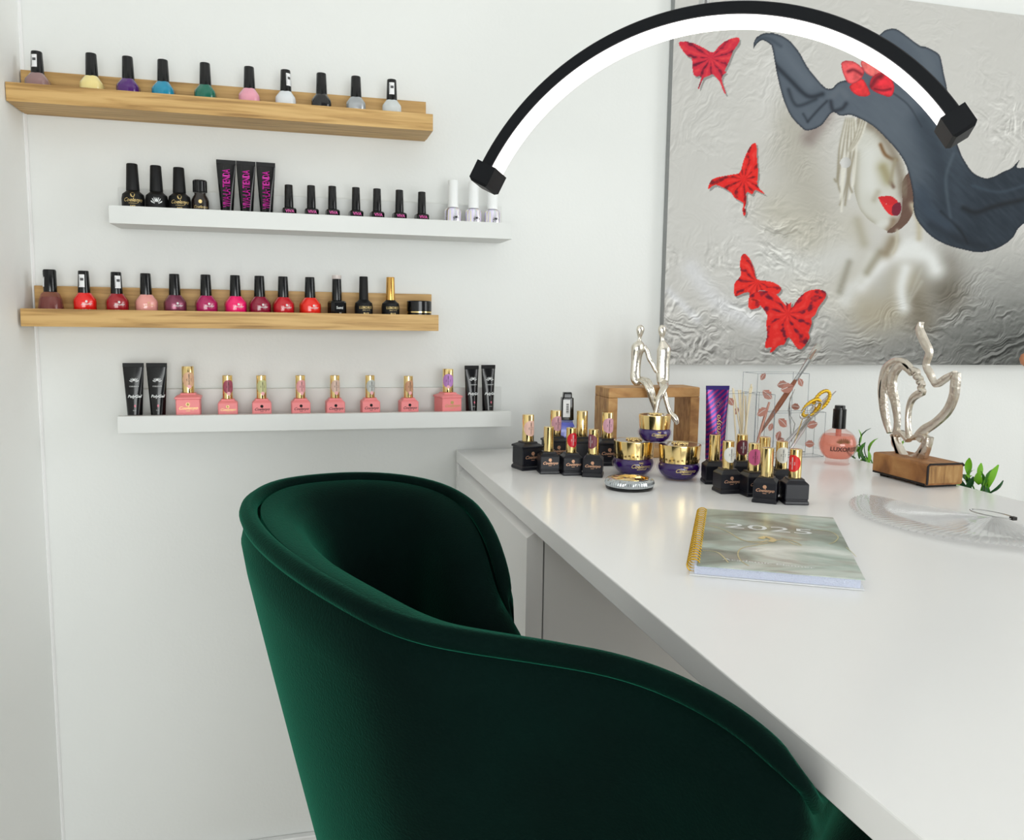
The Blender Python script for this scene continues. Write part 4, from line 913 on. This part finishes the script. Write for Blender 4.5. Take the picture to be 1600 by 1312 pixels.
def pad_sec(i, p_, n_):
    xy = Vector((p_.x, p_.y, 0)); base = Vector((CC.x+.04, CC.y-.02, 0)).lerp(xy, .56); H_ = p_.z-.012-ZB; out = []
    g_ = min(1, max(0, (i/NR-.12)/.25)); g_ = .30+.70*g_*g_*(3-2*g_)
    for k, o_ in ((.02, .0075), (.0+.012*(1-g_), .0095), (.008+.03*(1-g_), .010+.018*g_), (.04+.03*(1-g_), .012+.030*g_), (.10+.03*(1-g_), .014+.039*g_), (.22, .016+.045*g_), (.4, .020+.043*g_), (.7, .022+.038*g_), (1, .028+.022*g_)):
        q_ = xy.lerp(base, k)-n_*o_; q_.z = p_.z-.006-H_*k; out.append(q_)
    q_ = base-n_*.022; q_.z = ZB; out.append(q_); return out
sweep(pad_sec, 'inner_padding')
# seat
bm = bmesh.new(); ring = []
base_pts = []
for i in range(0, NR, 3):
    p_, n_ = rim[i], nrms[i]; xy = Vector((p_.x, p_.y, 0)); q_ = Vector((CC.x+.04, CC.y-.02, 0)).lerp(xy, .70)-n_*.052; base_pts.append(q_-Vector((CC.x, CC.y, 0)))
cen = sum(base_pts, Vector())/len(base_pts)
rr_ = []
for s, z in ((.93, .375), (1, .39), (1, .455), (.95, .472), (.7, .482)):
    rr_.append([Vector((cen.x+(v.x-cen.x)*s, cen.y+(v.y-cen.y)*s, z)) for v in base_pts])
bm_rings(bm, rr_); mk('seat_cushion', autosmooth(me_from(bm), 60), velvet, chair)
mk('seat_base', lathe([(.10, .325), (.15, .33), (.16, .358)], 32), BLACKM, chair, loc=(.02, -.01, 0))
for sx_, sy_2 in ((-1, -1), (-1, 1), (1, -1), (1, 1)):
    mk('leg', tube([(.02+sx_*.07, -.01+sy_2*.07, .33), (.02+sx_*.16, -.01+sy_2*.15, .003)], [.013, .008], 12), BLACKM, chair)
# ================================================================== CANVAS
def vnoise(x, y, seed):
    g = np.random.default_rng(seed).random((256, 256)).astype(np.float32)
    xi = np.floor(x).astype(int); yi = np.floor(y).astype(int); fx = x-xi; fy = y-yi; fx = fx*fx*(3-2*fx); fy = fy*fy*(3-2*fy)
    a = g[yi % 256, xi % 256]; b = g[yi % 256, (xi+1) % 256]; c = g[(yi+1) % 256, xi % 256]; d = g[(yi+1) % 256, (xi+1) % 256]
    return (a*(1-fx)+b*fx)*(1-fy)+(c*(1-fx)+d*fx)*fy
def fbm(x, y, seed, o=4): return sum(vnoise(x*2**k, y*2**k, seed+k)/2**k for k in range(o))/sum(1/2**k for k in range(o))
def smooth_poly(pts, n=6):
    return np.array([(v.x, v.y) for v in spline([Vector((a, b, 0)) for a, b in pts], len(pts)*n, True)])
def inside(X, Y_, poly):
    r_ = np.zeros(X.shape, bool); n = len(poly)
    bb = (X > poly[:, 0].min()-1) & (X < poly[:, 0].max()+1) & (Y_ > poly[:, 1].min()-1) & (Y_ < poly[:, 1].max()+1)
    x = X[bb]; y = Y_[bb]; q_ = np.zeros(x.shape, bool)
    for i in range(n):
        (x0, y0), (x1, y1) = poly[i], poly[(i+1) % n]
        if y0 == y1: continue
        c_ = ((y0 > y) != (y1 > y)) & (x < (x1-x0)*(y-y0)/(y1-y0)+x0); q_ ^= c_
    r_[bb] = q_; return r_
def segdist(X, Y_, pts):
    d_ = np.full(X.shape, 1e9, np.float32)
    for (x0, y0), (x1, y1) in zip(pts, pts[1:]):
        dx, dy = x1-x0, y1-y0; t_ = np.clip(((X-x0)*dx+(Y_-y0)*dy)/(dx*dx+dy*dy+1e-9), 0, 1); d_ = np.minimum(d_, np.hypot(X-x0-t_*dx, Y_-y0-t_*dy))
    return d_
def canvas():
    CY = YD(1.403); x0 = at_Y(1037, 569.5, CY).x-.003; z0 = at_Y(1300, 569.6, CY).z; z1 = at_Y(1500, 11, CY).z; x1 = x0+.98
    NX, NZ = 640, 560
    gx_ = np.concatenate([np.linspace(x0, 1.46, 580, endpoint=False), np.linspace(1.46, x1, 60)]); gz = np.linspace(z0, z1, NZ); NXX = len(gx_)
    WX, WZ = np.meshgrid(gx_, gz); rel = np.stack([WX, np.full_like(WX, CY-EYE.y), WZ-EYE.z], -1)
    cx = rel@np.array(_r); cu = rel@np.array(_u); cf = rel@np.array(_f)
    X = (cx/cf*F+800).astype(np.float32); Y_ = (656-cu/cf*F).astype(np.float32)
    img = np.zeros(X.shape+(3,), np.float32)
    wx = X+60*(fbm(X/70, Y_/70, 5)-.5)*2; wy = Y_+60*(fbm(X/70, Y_/70, 9)-.5)*2
    ang = np.arctan2(wy-250, wx-1330); rad = np.hypot(wx-1330, (wy-250)*1.05)
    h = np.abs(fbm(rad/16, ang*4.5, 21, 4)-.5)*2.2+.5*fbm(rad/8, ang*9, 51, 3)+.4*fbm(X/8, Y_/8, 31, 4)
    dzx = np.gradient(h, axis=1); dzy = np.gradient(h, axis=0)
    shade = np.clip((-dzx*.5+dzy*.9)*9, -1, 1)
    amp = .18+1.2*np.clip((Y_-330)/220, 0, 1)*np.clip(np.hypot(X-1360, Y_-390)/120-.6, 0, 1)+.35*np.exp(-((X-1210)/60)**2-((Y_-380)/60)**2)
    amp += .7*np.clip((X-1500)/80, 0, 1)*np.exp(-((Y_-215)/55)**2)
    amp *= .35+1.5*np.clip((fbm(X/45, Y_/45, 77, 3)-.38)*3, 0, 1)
    # ground colour
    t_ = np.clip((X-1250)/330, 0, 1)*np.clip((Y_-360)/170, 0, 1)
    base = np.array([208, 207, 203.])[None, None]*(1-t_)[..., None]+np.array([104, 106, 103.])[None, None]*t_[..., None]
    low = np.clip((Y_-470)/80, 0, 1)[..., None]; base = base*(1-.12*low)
    img[:] = base
    def sm(pts): return pts if len(pts) < 3 else [(v.x, v.y) for v in spline([Vector((a, b, 0)) for a, b in pts], 7*len(pts))]
    def soft(pts, wdt, col, al):
        d_ = segdist(X, Y_, sm(pts)); a = al*np.exp(-(d_/wdt)**2); img[:] = img*(1-a[..., None])+np.array(col, np.float32)*a[..., None]
    soft([(1240, 200), (1250, 260), (1270, 330)], 45, (176, 172, 160), .75); soft([(1200, 100), (1190, 200)], 22, (216, 215, 212), .6)
    soft([(1215, 330), (1270, 380)], 35, (192, 188, 174), .7); soft([(1290, 180), (1265, 215)], 14, (120, 104, 100), .6)
    soft([(1080, 420), (1120, 470), (1180, 505)], 15, (222, 223, 226), .8); soft([(1045, 455), (1090, 500)], 7, (222, 223, 226), .8); soft([(1120, 300), (1160, 380)], 22, (214, 213, 210), .5)
    # neck, shoulders
    soft([(1330, 360), (1330, 440)], 32, (196, 193, 182), .9); soft([(1200, 410), (1260, 420), (1320, 400)], 26, (212, 212, 208), .95); soft([(1250, 460), (1330, 470)], 30, (208, 206, 198), .8)
    soft([(1420, 440), (1400, 480), (1360, 490)], 34, (176, 168, 148), .9); soft([(1470, 420), (1480, 460)], 30, (104, 98, 86), .9); soft([(1430, 470), (1440, 500)], 22, (120, 112, 96), .8)
    soft([(1345, 445), (1385, 405), (1430, 385)], 12, (232, 233, 232), 1.0); soft([(1420, 390), (1450, 400), (1462, 420)], 19, (230, 232, 230), 1.0)
    soft([(1415, 420), (1408, 450), (1412, 480)], 11, (230, 232, 230), .95); soft([(1330, 450), (1320, 470)], 12, (222, 223, 220), .8); soft([(1360, 400), (1345, 440)], 8, (214, 214, 208), .8)
    soft([(1375, 395), (1355, 425)], 7, (150, 144, 124), .7); soft([(1327, 410), (1312, 455)], 6, (150, 146, 132), .7); soft([(1340, 345), (1350, 380)], 8, (168, 162, 142), .6); soft([(1395, 375), (1385, 395)], 10, (128, 112, 84), .7)
    soft([(1440, 420), (1420, 470), (1440, 440)], 3, (190, 188, 178), .5)
    # face
    face = smooth_poly([(1335, 186), (1370, 196), (1395, 226), (1410, 250), (1416, 272), (1418, 300), (1412, 330), (1406, 350), (1392, 362), (1370, 352), (1352, 338), (1340, 318), (1332, 280), (1330, 230)])
    mk_ = inside(X, Y_, face); img[mk_] = (208, 208, 200)
    def msoft(msk, pts, wdt, col, al):
        d_ = segdist(X, Y_, sm(pts)); a = al*np.exp(-(d_/wdt)**2)*msk; img[:] = img*(1-a[..., None])+np.array(col, np.float32)*a[..., None]
    msoft(mk_, [(1338, 240), (1338, 320), (1368, 352)], 6, (170, 165, 148), .8); msoft(mk_, [(1360, 240), (1360, 290)], 14, (220, 221, 216), .9)
    msoft(mk_, [(1380, 262), (1388, 280)], 10, (150, 140, 98), .75); msoft(mk_, [(1376, 226), (1384, 242), (1400, 250)], 3.2, (120, 84, 48), .95); msoft(mk_, [(1385, 222), (1396, 240)], 5, (222, 222, 218), .9)
    msoft(mk_, [(1404, 262), (1404, 278)], 8, (222, 224, 220), .95); msoft(mk_, [(1392, 285), (1396, 292)], 3, (110, 84, 70), .9); msoft(mk_, [(1418, 290), (1416, 330), (1408, 352)], 9, (96, 70, 62), .9)
    msoft(mk_, [(1396, 345), (1388, 362)], 7, (130, 108, 84), .8)
    sh = smooth_poly([(1410, 285), (1424, 270), (1428, 320), (1420, 345), (1400, 362), (1386, 362), (1404, 345), (1410, 320)]); img[inside(X, Y_, sh)] = (104, 78, 66)
    soft([(1425, 320), (1435, 345), (1436, 372)], 5, (190, 182, 160), .9); soft([(1402, 360), (1400, 385), (1395, 395)], 3, (196, 190, 172), .8)
    msoft(mk_, [(1345, 190), (1372, 204), (1392, 232), (1404, 262), (1412, 300)], 9, (128, 116, 98), .75)
    msoft(mk_, [(1399, 250), (1394, 270), (1391, 286)], 3.5, (158, 150, 126), .8); msoft(mk_, [(1372, 352), (1384, 348)], 6, (218, 219, 214), .8); msoft(mk_, [(1372, 300), (1366, 312)], 5, (176, 170, 152), .7)
    # hair
    for k in range(16):
        xk = 1312+k*2.9; y1 = 330-10*abs(k-5); pts = [(1322+k*1.6, 186), (xk, 230), (xk-4+5*math.sin(k*2.1), 280), (xk-8+4*math.sin(k), y1)]
        if k > 9: pts = [(1322+k*2.2, 186), (1318+k*1.8, 215), (1314+k*1.2, 235)]
        soft(pts, 2.0, (228, 226, 216) if k % 2 else (150, 142, 122), .8)
    d_ = np.hypot(X-1321, Y_-254); e_ = d_ < 8.5; img[e_] = (np.array([214, 214, 212.])[None]-np.clip((X[e_]-1318)*3, 0, 40)[:, None])
    # lips
    img[inside(X, Y_, smooth_poly([(1372, 309), (1384, 306), (1394, 307), (1403, 315), (1400, 322), (1388, 320)]))] = (206, 30, 38)
    img[inside(X, Y_, smooth_poly([(1374, 311), (1388, 320), (1404, 318), (1407, 328), (1401, 337), (1390, 335), (1381, 325)]))] = (224, 40, 44)
    img[inside(X, Y_, smooth_poly([(1395, 321), (1406, 316), (1408, 328), (1402, 337), (1394, 334)]))] = (118, 22, 48)
    # relief as painted, everywhere but on the skin
    skin = np.exp(-(segdist(X, Y_, [(1365, 240), (1350, 330), (1360, 440), (1440, 420)])/45)**2)
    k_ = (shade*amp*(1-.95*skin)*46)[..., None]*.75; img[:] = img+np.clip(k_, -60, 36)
    # hat
    hat = smooth_poly([(1177, 76), (1180, 61), (1194, 52), (1214, 53), (1233, 63), (1249, 82), (1262, 105), (1278, 125), (1290, 137), (1300, 138), (1308, 130), (1318, 126), (1335, 124), (1352, 95), (1375, 54), (1391, 45), (1402, 46), (1414, 54), (1437, 71), (1449, 74), (1465, 83), (1470, 91), (1475, 116), (1480, 140), (1490, 205), (1499, 234), (1506, 249), (1520, 269), (1538, 278), (1552, 276), (1568, 268), (1581, 262), (1593, 250), (1590, 262), (1620, 258), (1660, 250), (1665, 320), (1600, 349), (1581, 373), (1558, 388), (1531, 394), (1506, 390), (1478, 382), (1455, 369), (1437, 350), (1428, 330), (1426, 300), (1417, 262), (1403, 237), (1387, 219), (1369, 201), (1353, 190), (1330, 180), (1314, 181), (1300, 176), (1283, 196), (1262, 204), (1251, 198), (1235, 180), (1223, 152), (1214, 116), (1207, 77), (1203, 69), (1191, 63), (1183, 68)], 5)
    hm = inside(X, Y_, hat); t_ = np.clip((X-1400+(Y_-200)*.6)/200, 0, 1)
    hc = np.array([88, 98, 110.])*(1-t_)[..., None]+np.array([34, 46, 58.])*t_[..., None]
    hs_ = (fbm((X*.7+Y_*.7)/22, (X*.7-Y_*.7)/5, 44, 3)-.5)*22*np.clip(t_*2, .25, 1)
    img[hm] = (hc+hs_[..., None])[hm]
    for pts, wd_, col, al in (([(1210, 100), (1235, 125), (1262, 150), (1285, 147)], 4, (34, 42, 52), .85), ([(1232, 140), (1240, 160), (1250, 165), (1275, 155)], 3, (40, 48, 58), .7), ([(1262, 190), (1278, 172), (1292, 158)], 2.2, (40, 48, 58), .8), ([(1255, 178), (1262, 190)], 2, (40, 48, 58), .7),
        ([(1220, 75), (1240, 100), (1265, 130)], 10, (104, 114, 126), .5), ([(1298, 158), (1302, 172), (1315, 170), (1322, 162)], 3.5, (36, 42, 52), .8), ([(1300, 150), (1312, 140), (1322, 150)], 6, (104, 112, 122), .5), ([(1185, 60), (1200, 60), (1220, 72)], 3, (60, 70, 82), .6),
        ([(1380, 170), (1410, 215), (1430, 280)], 22, (96, 106, 116), .35), ([(1395, 145), (1420, 165), (1440, 198)], 1.5, (46, 54, 64), .7), ([(1440, 190), (1470, 260), (1475, 330)], 16, (30, 42, 54), .5), ([(1490, 240), (1478, 280), (1485, 340)], 3, (88, 100, 110), .5), ([(1455, 350), (1500, 375), (1540, 385)], 6, (20, 28, 38), .6),
        ([(1470, 330), (1500, 360), (1512, 380)], 2, (14, 20, 28), .8), ([(1505, 325), (1525, 332), (1555, 322), (1600, 312)], 4, (12, 18, 26), .85), ([(1520, 290), (1560, 300), (1600, 290)], 3, (60, 76, 90), .5), ([(1440, 300), (1450, 330), (1480, 350)], 12, (52, 66, 82), .6), ([(1425, 60), (1445, 90), (1460, 120)], 10, (100, 110, 120), .4), ([(1385, 60), (1420, 95), (1450, 125)], 12, (74, 84, 96), .3)):
        msoft(hm, pts, wd_, col, al)
    edge = segdist(X, Y_, [tuple(p_) for p_ in hat]+[tuple(hat[0])]); a = .75*np.exp(-(edge/2.2)**2)*hm; img[:] = img*(1-a[..., None])+np.array([26, 32, 42.])*a[..., None]
    # butterflies and flower
    Z5 = lambda L_: [(1020+a/4.373, 20+b/4.373) for a, b in L_]; Z7 = lambda L_: [(1020+a/4.373, 300+b/4.373) for a, b in L_]; Z6 = lambda L_: [(1300+a/4.373, 20+b/4.373) for a, b in L_]
    def fly(poly, cen_, seed, red=(222, 34, 36), dark=(96, 12, 34), freq=.16, veins=11):
        pl_ = smooth_poly(poly, 3); m_ = inside(X, Y_, pl_)
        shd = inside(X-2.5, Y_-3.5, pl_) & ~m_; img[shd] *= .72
        an = np.arctan2(Y_-cen_[1], X-cen_[0]); rd_ = np.hypot(X-cen_[0], Y_-cen_[1])
        v = 1.0*np.sin(an*veins+5*fbm(X/22, Y_/22, seed)+.05*rd_)+.9*(fbm(X/7, Y_/5, seed+3)-.5)*2
        q_ = np.clip((v-.5)*1.6, 0, 1)*np.clip(rd_/14, 0, 1)*.85; hl = np.clip((-v-.5)*1.2, 0, 1)*.5
        c_ = np.array(red)*(1-q_)[..., None]+np.array(dark)*q_[..., None]; c_ = c_*(1-hl[..., None])+np.array([250, 90, 80.])*hl[..., None]
        img[m_] = c_[m_]
    fly(Z5([(175, 205), (250, 200), (330, 230), (390, 265), (420, 265), (470, 210), (540, 175), (590, 170), (585, 210), (550, 260), (530, 310), (515, 345), (490, 400), (505, 400), (470, 450), (500, 548), (488, 548), (455, 470), (410, 420), (385, 430), (345, 450), (315, 522), (312, 500), (330, 440), (285, 430), (272, 390), (265, 310), (230, 290)]), (1110.5, 90), 61, (214, 44, 66), (104, 18, 48))
    fly(Z5([(705, 890), (712, 1000), (720, 1100), (715, 1180), (770, 1240), (700, 1210), (680, 1240), (640, 1225), (640, 1290), (628, 1330), (638, 1350), (626, 1390), (612, 1350), (618, 1300), (560, 1265), (525, 1220), (430, 1175), (380, 1205), (385, 1170), (420, 1130), (540, 1105), (595, 1090), (620, 1010), (660, 920)]), (1162, 280), 71, (232, 34, 30), (110, 14, 26))
    fly(Z7([(625, 420), (660, 450), (690, 520), (705, 585), (725, 600), (760, 605), (820, 615), (875, 650), (870, 680), (840, 700), (790, 680), (720, 675), (735, 760), (720, 790), (670, 800), (650, 770), (660, 690), (620, 690), (570, 712), (555, 690), (560, 620), (600, 570), (595, 500), (605, 440)]), (1183, 440), 81, (234, 38, 30), (110, 12, 40))
    fly(Z7([(690, 690), (750, 675), (830, 690), (880, 740), (915, 780), (905, 750), (930, 765), (945, 750), (950, 790), (1000, 720), (1060, 675), (1130, 665), (1180, 680), (1180, 720), (1130, 790), (1110, 840), (1085, 860), (1085, 900), (1065, 960), (1070, 1000), (1020, 1070), (980, 1060), (930, 990), (900, 1040), (860, 1050), (820, 1090), (800, 1092), (810, 1060), (765, 1062), (780, 980), (775, 900), (780, 840), (740, 780), (720, 740), (660, 720)]), (1231, 490), 91, (232, 36, 32), (92, 10, 44), veins=9)
    for pp, cc, sd_ in (([(200, 330), (300, 350), (350, 410), (290, 440), (220, 400)], (246, 116, 112), 7), ([(120, 500), (200, 450), (240, 500), (258, 560), (200, 572), (150, 550)], (232, 50, 56), 8), ([(275, 440), (340, 408), (412, 460), (425, 525), (400, 572), (340, 560), (262, 515)], (222, 44, 58), 9), ([(62, 350), (110, 325), (170, 345), (218, 395), (200, 450), (140, 485), (95, 460)], (240, 92, 96), 6)):
        pl_ = smooth_poly(Z6(pp), 3); m_ = inside(X, Y_, pl_); q_ = fbm(X/8, Y_/8, sd_, 3)[..., None]; c_ = np.array(cc)*(.75+.5*q_); img[m_] = np.clip(c_, 0, 250)[m_]
        e_ = segdist(X, Y_, [tuple(p_) for p_ in pl_]+[tuple(pl_[0])]); a = .5*np.exp(-(e_/1.6)**2)*m_; img[:] = img*(1-a[..., None])+np.array([130, 14, 34.])*a[..., None]
    for pts, wd_ in ((Z6([(270, 500), (300, 450), (340, 430)]), 4), (Z6([(110, 400), (150, 390), (200, 420)]), 2.5), (Z6([(290, 520), (350, 530), (400, 520)]), 2)):
        soft(pts, wd_, (96, 12, 30), .7)
    img = np.clip(img*.93, 3, 236)
    s = img/255; L_ = np.where(s <= .04045, s/12.92, ((s+.055)/1.055)**2.4).astype(np.float32)
    nv = WX.size; co = np.zeros((nv, 3), np.float32); co[:, 0] = WX.ravel(); co[:, 2] = WZ.ravel(); co[:, 1] = 0
    org_ = Vector((x0, CY, z0)); co[:, 0] -= x0; co[:, 2] -= z0
    idx = np.arange(nv).reshape(NZ, NXX); q_ = np.stack([idx[:-1, :-1], idx[:-1, 1:], idx[1:, 1:], idx[1:, :-1]], -1).reshape(-1, 4)
    me = bpy.data.meshes.new('canvas_print'); me.vertices.add(nv); me.vertices.foreach_set('co', co.ravel()); me.loops.add(q_.size); me.loops.foreach_set('vertex_index', q_.ravel().astype(np.int32))
    me.polygons.add(len(q_)); me.polygons.foreach_set('loop_start', np.arange(0, q_.size, 4, dtype=np.int32)); me.update(calc_edges=True)
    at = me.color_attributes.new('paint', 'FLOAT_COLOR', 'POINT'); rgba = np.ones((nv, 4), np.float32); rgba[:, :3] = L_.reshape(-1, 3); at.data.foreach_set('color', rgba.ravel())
    m = bpy.data.materials.new('canvas_print_paint'); m.use_nodes = True; nt = m.node_tree; b = nt.nodes['Principled BSDF']; b.inputs['Roughness'].default_value = .65; b.inputs['Specular IOR Level'].default_value = .25
    a_ = nt.nodes.new('ShaderNodeAttribute'); a_.attribute_name = 'paint'; nt.links.new(a_.outputs['Color'], b.inputs['Base Color'])
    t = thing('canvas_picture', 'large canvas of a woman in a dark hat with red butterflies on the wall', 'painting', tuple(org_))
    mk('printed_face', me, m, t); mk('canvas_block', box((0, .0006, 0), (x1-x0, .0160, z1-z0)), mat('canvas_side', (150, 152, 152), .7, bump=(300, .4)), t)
canvas()
# a felt-tip 3 on the right jar's lid
jr = [o for o in bpy.data.objects if o.name.startswith('purple_jar') and o.type == 'EMPTY' and abs(o.location.x-j2.x) < 1e-4][0]
mk('number_mark', stick_cyl(mv(T('3', .0065), .004, .0435), .0306), INK, jr)
